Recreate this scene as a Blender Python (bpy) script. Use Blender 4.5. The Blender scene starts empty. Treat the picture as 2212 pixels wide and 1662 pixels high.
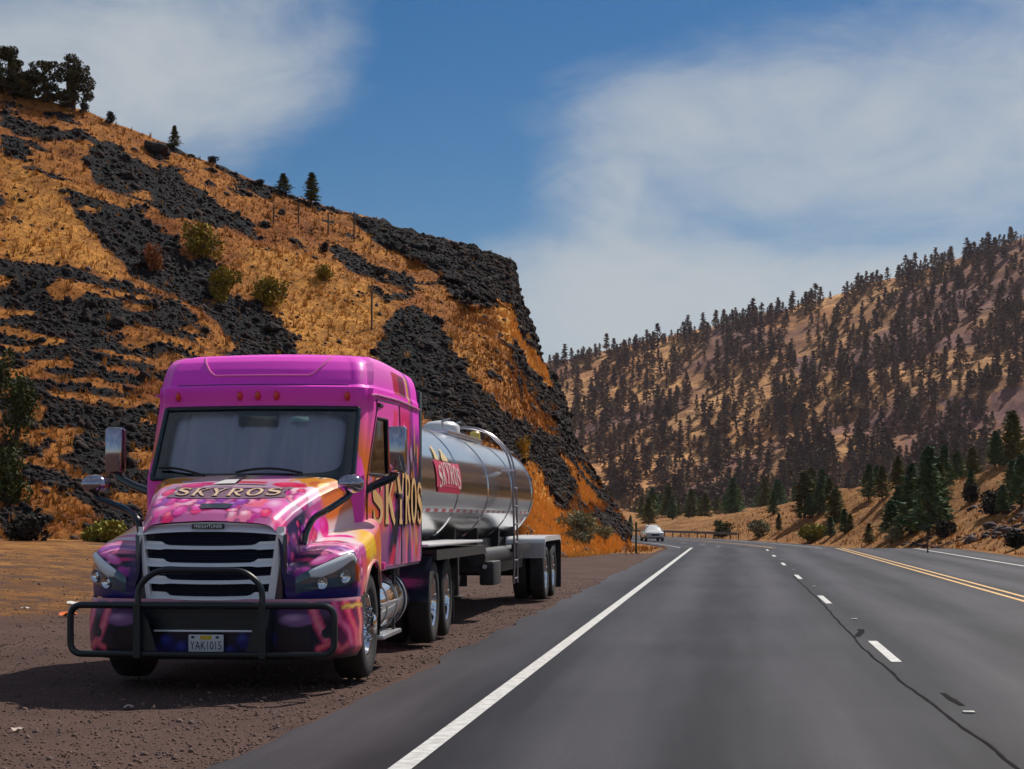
import bpy, bmesh, math, random
import numpy as np
from mathutils import Vector, Matrix
from mathutils.bvhtree import BVHTree

SC = bpy.context.scene
COL = SC.collection
random.seed(7)
RNG = np.random.default_rng(11)
R = math.radians

# ------------------------------------------------------------------ camera
FP, PCX, PHY = 3660.0, 1106.0, 1120.0          # focal length / centre / horizon for a 2212 px wide frame
YAW = R(7.35)
CAMZ = 1.5
cam = bpy.data.cameras.new('camera')
camo = bpy.data.objects.new('camera', cam)
COL.objects.link(camo)
camo.location = (0, 0, CAMZ)
camo.rotation_euler = (R(90), 0, YAW)
cam.sensor_width = 36
cam.lens = 36 * FP / 2212
cam.shift_y = (PHY - 831) / 2212
cam.clip_start = 0.1
cam.clip_end = 9000
SC.camera = camo
CF = Vector((-math.sin(YAW), math.cos(YAW), 0))
CR = Vector((math.cos(YAW), math.sin(YAW), 0))

# ------------------------------------------------------------------ light
SUN = Vector((0.42, 0.80, 1.0)).normalized()
sun = bpy.data.lights.new('sun', 'SUN')
sun.energy = 4.0
sun.angle = R(0.6)
sun.color = (1.0, 0.93, 0.83)
suno = bpy.data.objects.new('sun', sun)
COL.objects.link(suno)
suno.rotation_euler = SUN.to_track_quat('Z', 'Y').to_euler()
suno.location = (30, 40, 60)

w = bpy.data.worlds.new('World')
SC.world = w
w.use_nodes = True
wt = w.node_tree
wt.nodes.clear()
def WN(t, **k):
    n = wt.nodes.new(t)
    for a, b in k.items():
        setattr(n, a, b)
    return n
def WL(a, b): wt.links.new(a, b)
def wmath(op, a, b=None, c=None, clamp=False):
    n = WN('ShaderNodeMath', operation=op, use_clamp=clamp)
    for i, v in enumerate((a, b, c)):
        if v is None: continue
        if isinstance(v, (int, float)): n.inputs[i].default_value = v
        else: WL(v, n.inputs[i])
    return n.outputs[0]
sky = WN('ShaderNodeTexSky', sky_type='NISHITA', sun_disc=False)
sky.sun_elevation = math.asin(SUN.z)
sky.sun_rotation = math.atan2(SUN.x, SUN.y)
sky.altitude = 900
sky.air_density = 1.0
sky.dust_density = 0.6
sky.ozone_density = 2.2
hs = WN('ShaderNodeHueSaturation')
hs.inputs['Saturation'].default_value = 1.48
hs.inputs['Value'].default_value = 0.44
WL(sky.outputs[0], hs.inputs['Color'])
tc = WN('ShaderNodeTexCoord')
gen = tc.outputs['Generated']
def dirpx(x, y):
    v = CF + CR * ((x - PCX) / FP) + Vector((0, 0, (PHY - y) / FP))
    return v.normalized()
mpn = WN('ShaderNodeMapping'); WL(gen, mpn.inputs[0])
mpn.inputs['Scale'].default_value = (1, 1, 2.1)
mpn.inputs['Rotation'].default_value = (0.0, 0.22, 0.0)
def wnoise(scale, detail, rough, dist, off=0):
    n = WN('ShaderNodeTexNoise', noise_dimensions='4D')
    n.inputs['W'].default_value = off
    n.inputs['Scale'].default_value = scale
    n.inputs['Detail'].default_value = detail
    n.inputs['Roughness'].default_value = rough
    n.inputs['Distortion'].default_value = dist
    WL(mpn.outputs[0], n.inputs['Vector'])
    return n.outputs['Fac']
n1 = wnoise(4.0, 5, 0.58, 0.7, 1.7)
n2 = wnoise(13.0, 5, 0.62, 1.2, 4.2)
acc = wmath('MULTIPLY_ADD', n1, 1.5, -0.42)
acc = wmath('MULTIPLY_ADD', n2, 0.55, wmath('ADD', acc, -0.07))
# cirrus banks: centre (frame px), half width, half height, weight
for (bx, by, rx, ry, wgt) in [(420, 130, 560, 210, 0.34), (120, 330, 420, 200, 0.20), (1700, 260, 640, 190, 0.36), (2150, 150, 300, 260, 0.15),
                              (1550, 650, 900, 190, 0.55), (960, 78, 44, 28, 0.42), (870, 305, 30, 14, 0.3),
                              (985, 250, 230, 420, -0.75), (1400, 20, 480, 120, -0.6), (1850, 500, 480, 60, -0.35), (730, 400, 330, 130, -0.6)]:
    c = dirpx(bx, by)
    sub = WN('ShaderNodeVectorMath', operation='SUBTRACT'); WL(gen, sub.inputs[0]); sub.inputs[1].default_value = c
    dr = WN('ShaderNodeVectorMath', operation='DOT_PRODUCT'); WL(sub.outputs[0], dr.inputs[0]); dr.inputs[1].default_value = CR * (FP / rx)
    up = c.cross(CR).normalized()
    if up.z < 0: up = -up
    du = WN('ShaderNodeVectorMath', operation='DOT_PRODUCT'); WL(sub.outputs[0], du.inputs[0]); du.inputs[1].default_value = up * (FP / ry)
    df = WN('ShaderNodeVectorMath', operation='DOT_PRODUCT'); WL(gen, df.inputs[0]); df.inputs[1].default_value = c
    front = wmath('GREATER_THAN', df.outputs['Value'], 0.3)
    q = wmath('ADD', wmath('MULTIPLY', dr.outputs['Value'], dr.outputs['Value']), wmath('MULTIPLY', du.outputs['Value'], du.outputs['Value']))
    g = wmath('POWER', 2.718, wmath('MULTIPLY', q, -1.0))
    acc = wmath('MULTIPLY_ADD', wmath('MULTIPLY', g, front), wgt, acc)
mr = WN('ShaderNodeMapRange', interpolation_type='SMOOTHSTEP')
mr.inputs['From Min'].default_value = 0.12
mr.inputs['From Max'].default_value = 1.15
mr.inputs['To Max'].default_value = 0.88
WL(acc, mr.inputs['Value'])
mixc = WN('ShaderNodeMix', data_type='RGBA')
WL(mr.outputs[0], mixc.inputs['Factor'])
WL(hs.outputs[0], mixc.inputs['A'])
mixc.inputs['B'].default_value = (3.95, 4.25, 4.4, 1)
bg = WN('ShaderNodeBackground')
bg.inputs['Strength'].default_value = 0.115
WL(mixc.outputs['Result'], bg.inputs['Color'])
wo = WN('ShaderNodeOutputWorld')
WL(bg.outputs[0], wo.inputs['Surface'])

vs = SC.view_settings
vs.view_transform = 'Standard'
vs.look = 'None'
vs.exposure = 0.2
vs.gamma = 1.0
vs.use_curve_mapping = False
w.cycles.sampling_method = 'MANUAL'
w.cycles.sample_map_resolution = 512
SC.cycles.use_denoising = True
SC.cycles.use_adaptive_sampling = True
SC.cycles.adaptive_threshold = 0.03
SC.cycles.max_bounces = 8
SC.cycles.transparent_max_bounces = 12
SC.cycles.sample_clamp_indirect = 6

# ------------------------------------------------------------------ helpers
def px_of(P):
    P = np.atleast_2d(np.asarray(P, float))
    d = P[:, 0] * CF.x + P[:, 1] * CF.y
    xc = P[:, 0] * CR.x + P[:, 1] * CR.y
    d = np.where(np.abs(d) < 1e-3, 1e-3, d)
    return PCX + FP * xc / d, PHY - FP * (P[:, 2] - CAMZ) / d, d
def world(px, py, d):
    return CF * d + CR * ((px - PCX) / FP * d) + Vector((0, 0, CAMZ + (PHY - py) / FP * d))

def _h(ix, iy, iz, s):
    n = (ix * 374761393 + iy * 668265263 + iz * 1274126177 + s * 974634533) & 0x7fffffff
    n = ((n ^ (n >> 13)) * 1274126177) & 0x7fffffff
    n = ((n ^ (n >> 15)) * 668265263) & 0x7fffffff
    return ((n ^ (n >> 16)) & 0xffff) / 65535.0
def vnoise(x, y, z=None, s=0):
    x = np.asarray(x, float); y = np.asarray(y, float)
    z = np.zeros_like(x) if z is None else np.asarray(z, float)
    ix, iy, iz = np.floor(x).astype(np.int64), np.floor(y).astype(np.int64), np.floor(z).astype(np.int64)
    fx, fy, fz = x - ix, y - iy, z - iz
    fx, fy, fz = fx * fx * (3 - 2 * fx), fy * fy * (3 - 2 * fy), fz * fz * (3 - 2 * fz)
    r = 0
    for a in (0, 1):
        for b in (0, 1):
            for c in (0, 1):
                r = r + _h(ix + a, iy + b, iz + c, s) * (fx if a else 1 - fx) * (fy if b else 1 - fy) * (fz if c else 1 - fz)
    return r * 2 - 1
def fbm(x, y, z=None, s=0, o=4):
    r, a, f, t = 0, 1.0, 1.0, 0
    for i in range(o):
        r = r + a * vnoise(np.asarray(x) * f, np.asarray(y) * f, None if z is None else np.asarray(z) * f, s + i * 17)
        t += a; a *= 0.5; f *= 2.03
    return r / t
def sstep(a, b, x):
    t = np.clip((np.asarray(x, float) - a) / (b - a), 0, 1)
    return t * t * (3 - 2 * t)

def srgb(r, g, b):
    def f(c):
        c /= 255.0
        return c / 12.92 if c <= 0.04045 else ((c + 0.055) / 1.055) ** 2.4
    return (f(r), f(g), f(b))

MATS = {}
def mat(name, col, rough=0.6, metal=0.0, col2=None, scale=4.0, bump=0.0, bscale=None, coat=0.0, spec=0.5, attr=None, detail=6, obj=False, trans=0.0, emit=None, estr=0.0):
    if name in MATS: return MATS[name]
    m = bpy.data.materials.new(name); m.use_nodes = True
    nt = m.node_tree; b = nt.nodes['Principled BSDF']
    b.inputs['Roughness'].default_value = rough
    b.inputs['Metallic'].default_value = metal
    b.inputs['Coat Weight'].default_value = coat
    b.inputs['Coat Roughness'].default_value = 0.04
    b.inputs['Specular IOR Level'].default_value = spec
    b.inputs['Transmission Weight'].default_value = trans
    if emit:
        b.inputs['Emission Color'].default_value = (*emit, 1); b.inputs['Emission Strength'].default_value = estr
    tcn = nt.nodes.new('ShaderNodeTexCoord')
    vec = tcn.outputs['Object']
    if attr:
        a = nt.nodes.new('ShaderNodeAttribute'); a.attribute_name = attr
        nt.links.new(a.outputs['Color'], b.inputs['Base Color'])
    elif col2 is None:
        b.inputs['Base Color'].default_value = (*col, 1)
    else:
        n = nt.nodes.new('ShaderNodeTexNoise'); n.inputs['Scale'].default_value = scale; n.inputs['Detail'].default_value = detail
        n.inputs['Roughness'].default_value = 0.65
        nt.links.new(vec, n.inputs['Vector'])
        r = nt.nodes.new('ShaderNodeValToRGB')
        r.color_ramp.elements[0].position = 0.33; r.color_ramp.elements[1].position = 0.67
        r.color_ramp.elements[0].color = (*col, 1); r.color_ramp.elements[1].color = (*col2, 1)
        nt.links.new(n.outputs['Fac'], r.inputs[0]); nt.links.new(r.outputs[0], b.inputs['Base Color'])
    if bump:
        n = nt.nodes.new('ShaderNodeTexNoise'); n.inputs['Scale'].default_value = bscale or scale * 4; n.inputs['Detail'].default_value = 5
        nt.links.new(vec, n.inputs['Vector'])
        bp = nt.nodes.new('ShaderNodeBump'); bp.inputs['Strength'].default_value = bump; bp.inputs['Distance'].default_value = 0.05
        nt.links.new(n.outputs['Fac'], bp.inputs['Height']); nt.links.new(bp.outputs[0], b.inputs['Normal'])
    MATS[name] = m
    return m

def mesh_obj(name, V, F, m, parent=None, smooth=False, sharp=None, cols=None, attrs=None, mats=None, midx=None):
    me = bpy.data.meshes.new(name)
    V = np.asarray(V, float)
    if isinstance(F, np.ndarray) and F.ndim == 2:
        k = F.shape[1]
        me.vertices.add(len(V)); me.vertices.foreach_set('co', V.astype(np.float32).ravel())
        me.loops.add(F.size); me.loops.foreach_set('vertex_index', F.astype(np.int32).ravel())
        me.polygons.add(len(F)); me.polygons.foreach_set('loop_start', np.arange(0, F.size, k, dtype=np.int32))
        me.update(calc_edges=True)
    else:
        me.from_pydata([tuple(v) for v in V], [], [tuple(int(i) for i in f) for f in F])
    me.materials.append(m)
    for mm in (mats or []): me.materials.append(mm)
    if midx is not None: me.polygons.foreach_set('material_index', np.asarray(midx, np.int32))
    if smooth:
        me.polygons.foreach_set('use_smooth', np.ones(len(me.polygons), bool))
        if sharp: me.set_sharp_from_angle(angle=R(sharp))
    if cols is not None:
        a = me.color_attributes.new('paint', 'FLOAT_COLOR', 'POINT')
        c = np.ones((len(V), 4), np.float32); c[:, :3] = cols
        a.data.foreach_set('color', c.ravel())
    for k_, v_ in (attrs or {}).items():
        a = me.attributes.new(k_, 'FLOAT', 'POINT'); a.data.foreach_set('value', np.asarray(v_, np.float32))
    me.validate()
    o = bpy.data.objects.new(name, me); COL.objects.link(o)
    if parent: o.parent = parent
    return o

def thing(name, label, cat, loc=(0, 0, 0), rz=0, group=None):
    o = bpy.data.objects.new(name, None); COL.objects.link(o)
    o.empty_display_size = 0.2
    o.location = loc; o.rotation_euler = (0, 0, rz)
    return tag(o, label, cat, group)
def tag(o, label, cat, group=None):
    o['label'] = label; o['category'] = cat
    if group: o['group'] = group
    return o
def struct(o): o['kind'] = 'structure'; return o
def stuff(o): o['kind'] = 'stuff'; return o
def copy_tree(o, parent=None):
    c = o.copy(); COL.objects.link(c); c.parent = parent
    for ch in o.children: copy_tree(ch, c)
    return c

class MB:
    def __init__(s): s.v = []; s.f = []
    def add(s, V, F):
        n = len(s.v); s.v.extend([tuple(map(float, p)) for p in V]); s.f.extend([tuple(int(i) + n for i in f) for f in F]); return s
    def box(s, x0, x1, y0, y1, z0, z1, bev=0.0):
        if bev <= 0:
            V = [(x, y, z) for z in (z0, z1) for y in (y0, y1) for x in (x0, x1)]
            return s.add(V, [(0, 2, 3, 1), (4, 5, 7, 6), (0, 1, 5, 4), (2, 6, 7, 3), (0, 4, 6, 2), (1, 3, 7, 5)])
        bm = bmesh.new(); bmesh.ops.create_cube(bm, size=1)
        for v in bm.verts:
            v.co = Vector(((x0 + x1) / 2 + v.co.x * (x1 - x0), (y0 + y1) / 2 + v.co.y * (y1 - y0), (z0 + z1) / 2 + v.co.z * (z1 - z0)))
        bmesh.ops.bevel(bm, geom=bm.edges[:], offset=bev, segments=2, affect='EDGES', profile=0.5)
        bm.verts.index_update()
        s.add([v.co for v in bm.verts], [[v.index for v in f.verts] for f in bm.faces]); bm.free(); return s
    def tube(s, pts, r, n=8, cap=True, rr=None):
        P = [Vector(p) for p in pts]; N = len(P)
        t0 = (P[1] - P[0]).normalized()
        a = t0.orthogonal().normalized()
        rings = []
        for i in range(N):
            t = ((P[min(i + 1, N - 1)] - P[i]).normalized() + (P[i] - P[max(i - 1, 0)]).normalized())
            t = t.normalized() if t.length > 1e-6 else t0
            a = (a - t * a.dot(t)).normalized(); b = t.cross(a)
            q = r if rr is None else rr[i]
            rings.append([P[i] + (a * math.cos(2 * math.pi * k / n) + b * math.sin(2 * math.pi * k / n)) * q for k in range(n)])
        V = [p for rg in rings for p in rg]
        F = [(i * n + k, i * n + (k + 1) % n, (i + 1) * n + (k + 1) % n, (i + 1) * n + k) for i in range(N - 1) for k in range(n)]
        if cap: F += [tuple(range(n))[::-1], tuple((N - 1) * n + k for k in range(n))]
        return s.add(V, F)
    def lathe(s, prof, axis='x', c=(0, 0, 0), n=32, a0=0, a1=2 * math.pi):
        """prof = (along, radius)"""
        full = abs(a1 - a0 - 2 * math.pi) < 1e-6
        m = n if full else n + 1
        V = []
        for (al, r) in prof:
            for k in range(m):
                t = a0 + (a1 - a0) * k / n
                p, q = r * math.cos(t), r * math.sin(t)
                if axis == 'x': V.append((c[0] + al, c[1] + p, c[2] + q))
                elif axis == 'y': V.append((c[0] + p, c[1] + al, c[2] + q))
                else: V.append((c[0] + p, c[1] + q, c[2] + al))
        F = []
        for i in range(len(prof) - 1):
            for k in range(n):
                F.append((i * m + k, i * m + (k + 1) % m, (i + 1) * m + (k + 1) % m, (i + 1) * m + k))
        return s.add(V, F)
    def prism(s, poly, axis, a, b):
        """poly 2D in the other two axes, extruded from a to b along axis"""
        n = len(poly)
        def P(u, v, t): return {'x': (t, u, v), 'y': (u, t, v), 'z': (u, v, t)}[axis]
        V = [P(u, v, a) for u, v in poly] + [P(u, v, b) for u, v in poly]
        F = [tuple(range(n)), tuple(range(2 * n - 1, n - 1, -1))] + [(i, i + n, (i + 1) % n + n, (i + 1) % n) for i in range(n)]
        return s.add(V, F)
    def build(s, name, m, parent=None, smooth=True, sharp=35):
        o = mesh_obj(name, s.v, s.f, m, parent, smooth, sharp)
        bm = bmesh.new(); bm.from_mesh(o.data); bmesh.ops.recalc_face_normals(bm, faces=bm.faces); bm.to_mesh(o.data); bm.free()
        if smooth and sharp: o.data.set_sharp_from_angle(angle=R(sharp))
        return o

def rounded(pts, r, seg=5, closed=False):
    P = [Vector(p) for p in pts]; out = []; N = len(P)
    for i in range(N):
        if not closed and i in (0, N - 1): out.append(P[i]); continue
        a, b, c = P[i - 1], P[i], P[(i + 1) % N]
        d1 = (a - b); d2 = (c - b)
        k = min(r, d1.length * 0.45, d2.length * 0.45)
        p, q = b + d1.normalized() * k, b + d2.normalized() * k
        for j in range(seg + 1):
            t = j / seg
            out.append(p * (1 - t) ** 2 + b * 2 * t * (1 - t) + q * t * t)
    if closed: out.append(out[0].copy())
    return out

def text_mesh(s, size, align='CENTER'):
    cu = bpy.data.curves.new('t', 'FONT'); cu.body = s; cu.size = size; cu.align_x = align; cu.align_y = 'CENTER'; cu.resolution_u = 3
    o = bpy.data.objects.new('t', cu); COL.objects.link(o)
    dg = bpy.context.evaluated_depsgraph_get()
    me = o.evaluated_get(dg).to_mesh()
    V = np.array([v.co[:] for v in me.vertices]); F = [tuple(p.vertices) for p in me.polygons]
    o.evaluated_get(dg).to_mesh_clear()
    bpy.data.objects.remove(o); bpy.data.curves.remove(cu)
    return V, F

# serif display letters as ribbons with thick and thin strokes in a unit box (0..1, 0..1)
def arc(cx, cy, rx, ry, a0, a1, n=14): return [(cx + rx * math.cos(R(a0 + (a1 - a0) * i / n)), cy + ry * math.sin(R(a0 + (a1 - a0) * i / n))) for i in range(n + 1)]
def _w(n, lo, hi): return [lo + (hi - lo) * math.sin(math.pi * i / (n - 1)) for i in range(n)]
_S = arc(0.5, 0.73, 0.33, 0.23, 20, 200) + arc(0.5, 0.27, 0.36, 0.25, 60, -160)[1:]
_O = arc(0.5, 0.5, 0.40, 0.45, 90, 450, 32)
LET = {
    'S': [(_S, [0.07 + 0.17 * math.exp(-((i - len(_S) * 0.5) / 5.5) ** 2) for i in range(len(_S))]), ([(0.83, 0.97), (0.81, 0.72)], [0.05, 0.05]), ([(0.14, 0.03), (0.17, 0.30)], [0.05, 0.05])],
    'K': [([(0.2, 0.0), (0.2, 1.0)], [0.2, 0.2]), ([(0.05, 0.03), (0.38, 0.03)], [0.06, 0.06]), ([(0.05, 0.97), (0.38, 0.97)], [0.06, 0.06]), ([(0.27, 0.42), (0.85, 0.98)], [0.07, 0.07]), ([(0.42, 0.55), (0.70, 0.2), (0.95, 0.0)], [0.19, 0.18, 0.1]), ([(0.68, 0.97), (1.0, 0.97)], [0.06, 0.06])],
    'Y': [([(0.5, 0.0), (0.5, 0.48)], [0.2, 0.2]), ([(0.5, 0.45), (0.12, 0.98)], [0.2, 0.2]), ([(0.5, 0.45), (0.86, 0.98)], [0.08, 0.08]), ([(0.32, 0.03), (0.68, 0.03)], [0.06, 0.06]), ([(0.0, 0.97), (0.3, 0.97)], [0.06, 0.06]), ([(0.72, 0.97), (1.0, 0.97)], [0.06, 0.06])],
    'R': [([(0.2, 0.0), (0.2, 1.0)], [0.2, 0.2]), ([(0.05, 0.03), (0.36, 0.03)], [0.06, 0.06]), ([(0.05, 0.97), (0.3, 0.97)], [0.06, 0.06]), ([(0.25, 0.95)] + arc(0.5, 0.73, 0.27, 0.22, 90, -90, 12) + [(0.25, 0.51)], [0.06] + _w(13, 0.06, 0.19) + [0.06]), ([(0.45, 0.5), (0.72, 0.15), (0.98, 0.02)], [0.17, 0.17, 0.08])],
    'O': [(_O, [0.07 + 0.15 * abs(math.cos(R(90 + 360 * i / 32))) for i in range(33)])],
}
def ribbon_letters(word, wid, gap, sub=6, grow=0.0):
    """returns V (u,v), F with the word laid out along u, height 1"""
    V, F = [], []; u0 = 0
    for ch in word:
        for pts, ws in LET[ch]:
            P, W_ = [], []
            for i in range(len(pts) - 1):
                k = sub if len(pts) < 8 else 2
                for j in range(k):
                    t = j / k
                    P.append((pts[i][0] * (1 - t) + pts[i + 1][0] * t, pts[i][1] * (1 - t) + pts[i + 1][1] * t)); W_.append(ws[i] * (1 - t) + ws[i + 1] * t)
            P.append(pts[-1]); W_.append(ws[-1])
            n0 = len(V)
            for i, p in enumerate(P):
                a = P[max(0, i - 1)]; b = P[min(len(P) - 1, i + 1)]
                tx, ty = b[0] - a[0], b[1] - a[1]; L = math.hypot(tx, ty) or 1
                nx, ny = -ty / L, tx / L; h = W_[i] / 2 + grow
                V.append((u0 + (p[0] + nx * h) * wid, p[1] + ny * h)); V.append((u0 + (p[0] - nx * h) * wid, p[1] - ny * h))
            for i in range(len(P) - 1): F.append((n0 + 2 * i, n0 + 2 * i + 1, n0 + 2 * i + 3, n0 + 2 * i + 2))
        u0 += wid + gap
    V = np.array(V); V[:, 0] /= (u0 - gap)
    return V, F

# ------------------------------------------------------------------ road and ground
Y0C, RC = 95.0, 400.0
def xoff(Y):
    Y = np.asarray(Y, float); q = np.clip(Y - Y0C, 0, 170)
    return -(q * q) / (2 * RC) - np.clip(Y - Y0C - 170, 0, None) * (170 / RC)
def zprof(Y): return -0.85 * sstep(85, 113, Y)

def ground_z(X, Y):
    X = np.asarray(X, float); Y = np.asarray(Y, float)
    t = X - xoff(Y); z = zprof(Y)
    left = sstep(-7, -24, t) * 0.85 * sstep(140, 90, Y)
    gr = 0.035 * fbm(X * 0.9, Y * 0.9, s=3) * sstep(-3.6, -5.0, t) + 0.012 * fbm(X * 5, Y * 5, s=31, o=2) * sstep(-3.1, -3.6, t)
    tr = np.clip(t - 12.2, 0, None)
    fade = 1 - 0.75 * sstep(150, 300, Y)
    near = sstep(10, 40, Y)
    h = (np.minimum(tr, 9) * 0.62 + np.clip(tr - 9, 0, 60) * 0.24) * fade
    h = h * (0.8 + 0.45 * fbm(X / 14, Y / 14, s=5)) + 0.5 * fbm(X / 4, Y / 4, s=8) * sstep(1, 6, tr)
    h = h * (0.25 + 0.75 * near)
    far = sstep(300, 900, Y)
    return z - 0.035 + left + gr * sstep(400, 200, Y) + h * (1 - far) - 0.6 * far

xs = np.concatenate([-np.geomspace(1450, 62, 22), np.arange(-60, -12, 0.8), np.arange(-12, -2.6, 0.16), np.arange(-2.6, 12, 0.9), np.arange(12, 60, 0.5), np.geomspace(62, 1450, 22)])
ys = np.concatenate([-np.geomspace(300, 2, 8), np.arange(0, 26, 0.22), np.arange(26, 60, 0.4), np.arange(60, 240, 0.7), np.geomspace(242, 1480, 30)])
GX, GY = np.meshgrid(xs, ys)
GZ = ground_z(GX, GY)
nx, ny = len(xs), len(ys)
def grid_faces(ny, nx):
    i = np.arange(ny - 1)[:, None] * nx + np.arange(nx - 1)[None, :]
    i = i.ravel()
    return np.stack([i, i + 1, i + 1 + nx, i + nx], 1)
tt = (GX - xoff(GY)).ravel()
yy = GY.ravel()
toe_edge = -6.2 - 0.0 * yy
cover = np.where(tt > 11.2, 1.0, 0.0)
# gravel pull-out on the left, dry grass where it ends
cover = np.maximum(cover, sstep(-0.8, 0.8, (yy - (74 + (tt + 4) * -0.2)) / 4 + 0.8 * fbm(GX.ravel() / 3, yy / 3, s=9)) * (tt < -3.4))
cover = np.maximum(cover, sstep(-17, -22, tt + 2.5 * fbm(GX.ravel() / 3, yy / 3, s=10)) * sstep(22, 40, yy))

cover = np.maximum(cover, sstep(-7.5, -10.5, tt + 1.5 * fbm(GX.ravel() / 2, yy / 2, s=13)) * sstep(15, 24, yy) * (0.56 + 0.22 * fbm(GX.ravel() / 5, yy / 1.6, s=14)))

def terrain_mat(name, grassA, grassB, rockA, rockB, gs=0.5, rough=0.95, bump=0.6, bscale=3.0, fine=9.0, edge=0.22):
    """cover attribute: 0 = rock / gravel, 1 = grass"""
    m = bpy.data.materials.new(name); m.use_nodes = True
    nt = m.node_tree; b = nt.nodes['Principled BSDF']; L = nt.links.new
    b.inputs['Roughness'].default_value = rough; b.inputs['Specular IOR Level'].default_value = 0.2
    geo = nt.nodes.new('ShaderNodeNewGeometry')
    at = nt.nodes.new('ShaderNodeAttribute'); at.attribute_name = 'cover'
    def N(s, d=6, r=0.65):
        n = nt.nodes.new('ShaderNodeTexNoise'); n.inputs['Scale'].default_value = s; n.inputs['Detail'].default_value = d; n.inputs['Roughness'].default_value = r
        L(geo.outputs['Position'], n.inputs['Vector']); return n.outputs['Fac']
    def ramp(f, stops):
        r = nt.nodes.new('ShaderNodeValToRGB')
        while len(r.color_ramp.elements) < len(stops): r.color_ramp.elements.new(0.5)
        for e, (p, c) in zip(r.color_ramp.elements, stops): e.position = p; e.color = (*c, 1)
        L(f, r.inputs[0]); return r.outputs[0]
    def mixc(f, a, c, mode='MIX'):
        n = nt.nodes.new('ShaderNodeMix'); n.data_type = 'RGBA'; n.blend_type = mode
        if isinstance(f, float): n.inputs['Factor'].default_value = f
        else: L(f, n.inputs['Factor'])
        L(a, n.inputs['A']); L(c, n.inputs['B']); return n.outputs['Result']
    g = ramp(N(gs), [(0.32, grassA), (0.68, grassB)])
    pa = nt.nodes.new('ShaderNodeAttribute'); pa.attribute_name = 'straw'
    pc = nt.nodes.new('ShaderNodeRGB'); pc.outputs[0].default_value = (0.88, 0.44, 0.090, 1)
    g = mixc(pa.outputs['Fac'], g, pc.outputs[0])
    g = mixc(0.8, g, ramp(N(fine, 4), [(0.3, (0.42, 0.36, 0.32)), (0.7, (1.3, 1.3, 1.25))]), 'MULTIPLY')
    g = mixc(0.75, g, ramp(N(gs * 5.5, 6, 0.7), [(0.36, (0.34, 0.26, 0.22)), (0.60, (1.15, 1.12, 1.1))]), 'MULTIPLY')
    k = ramp(N(gs * 1.7), [(0.3, rockA), (0.7, rockB)])
    k = mixc(0.9, k, ramp(N(fine * 1.3, 5, 0.8), [(0.3, (0.35, 0.35, 0.4)), (0.72, (1.5, 1.45, 1.45))]), 'MULTIPLY')
    ma = nt.nodes.new('ShaderNodeMath'); ma.operation = 'MULTIPLY_ADD'
    L(N(1.6, 7, 0.7), ma.inputs[0]); ma.inputs[1].default_value = 1.0; L(at.outputs['Fac'], ma.inputs[2])
    mrn = nt.nodes.new('ShaderNodeMapRange'); mrn.interpolation_type = 'SMOOTHSTEP'
    mrn.inputs['From Min'].default_value = 1.0 - edge; mrn.inputs['From Max'].default_value = 1.0 + edge
    L(ma.outputs[0], mrn.inputs['Value'])
    soil = nt.nodes.new('ShaderNodeRGB'); soil.outputs[0].default_value = (*(0.35 * a_ + 0.25 * b_ for a_, b_ in zip(grassA, rockB)), 1)
    def seg(lo, hi):
        n = nt.nodes.new('ShaderNodeMapRange'); n.inputs['From Min'].default_value = lo; n.inputs['From Max'].default_value = hi; n.clamp = True
        L(mrn.outputs[0], n.inputs['Value']); return n.outputs[0]
    L(mixc(seg(0.45, 0.95), mixc(seg(0.05, 0.55), k, soil.outputs[0]), g), b.inputs['Base Color'])
    bp = nt.nodes.new('ShaderNodeBump'); bp.inputs['Strength'].default_value = bump; bp.inputs['Distance'].default_value = 0.25
    L(N(bscale, 7, 0.75), bp.inputs['Height']); L(bp.outputs[0], b.inputs['Normal'])
    return m
M_ground = terrain_mat('ground_gravel_grass', (0.28, 0.115, 0.030), (0.52, 0.27, 0.085), (0.085, 0.050, 0.043), (0.15, 0.088, 0.068), gs=0.35, bump=0.5, bscale=22.0, fine=30.0)
ground = struct(mesh_obj('ground', np.stack([GX.ravel(), GY.ravel(), GZ.ravel()], 1), grid_faces(ny, nx), M_ground, smooth=True, attrs={'cover': cover}))

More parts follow.
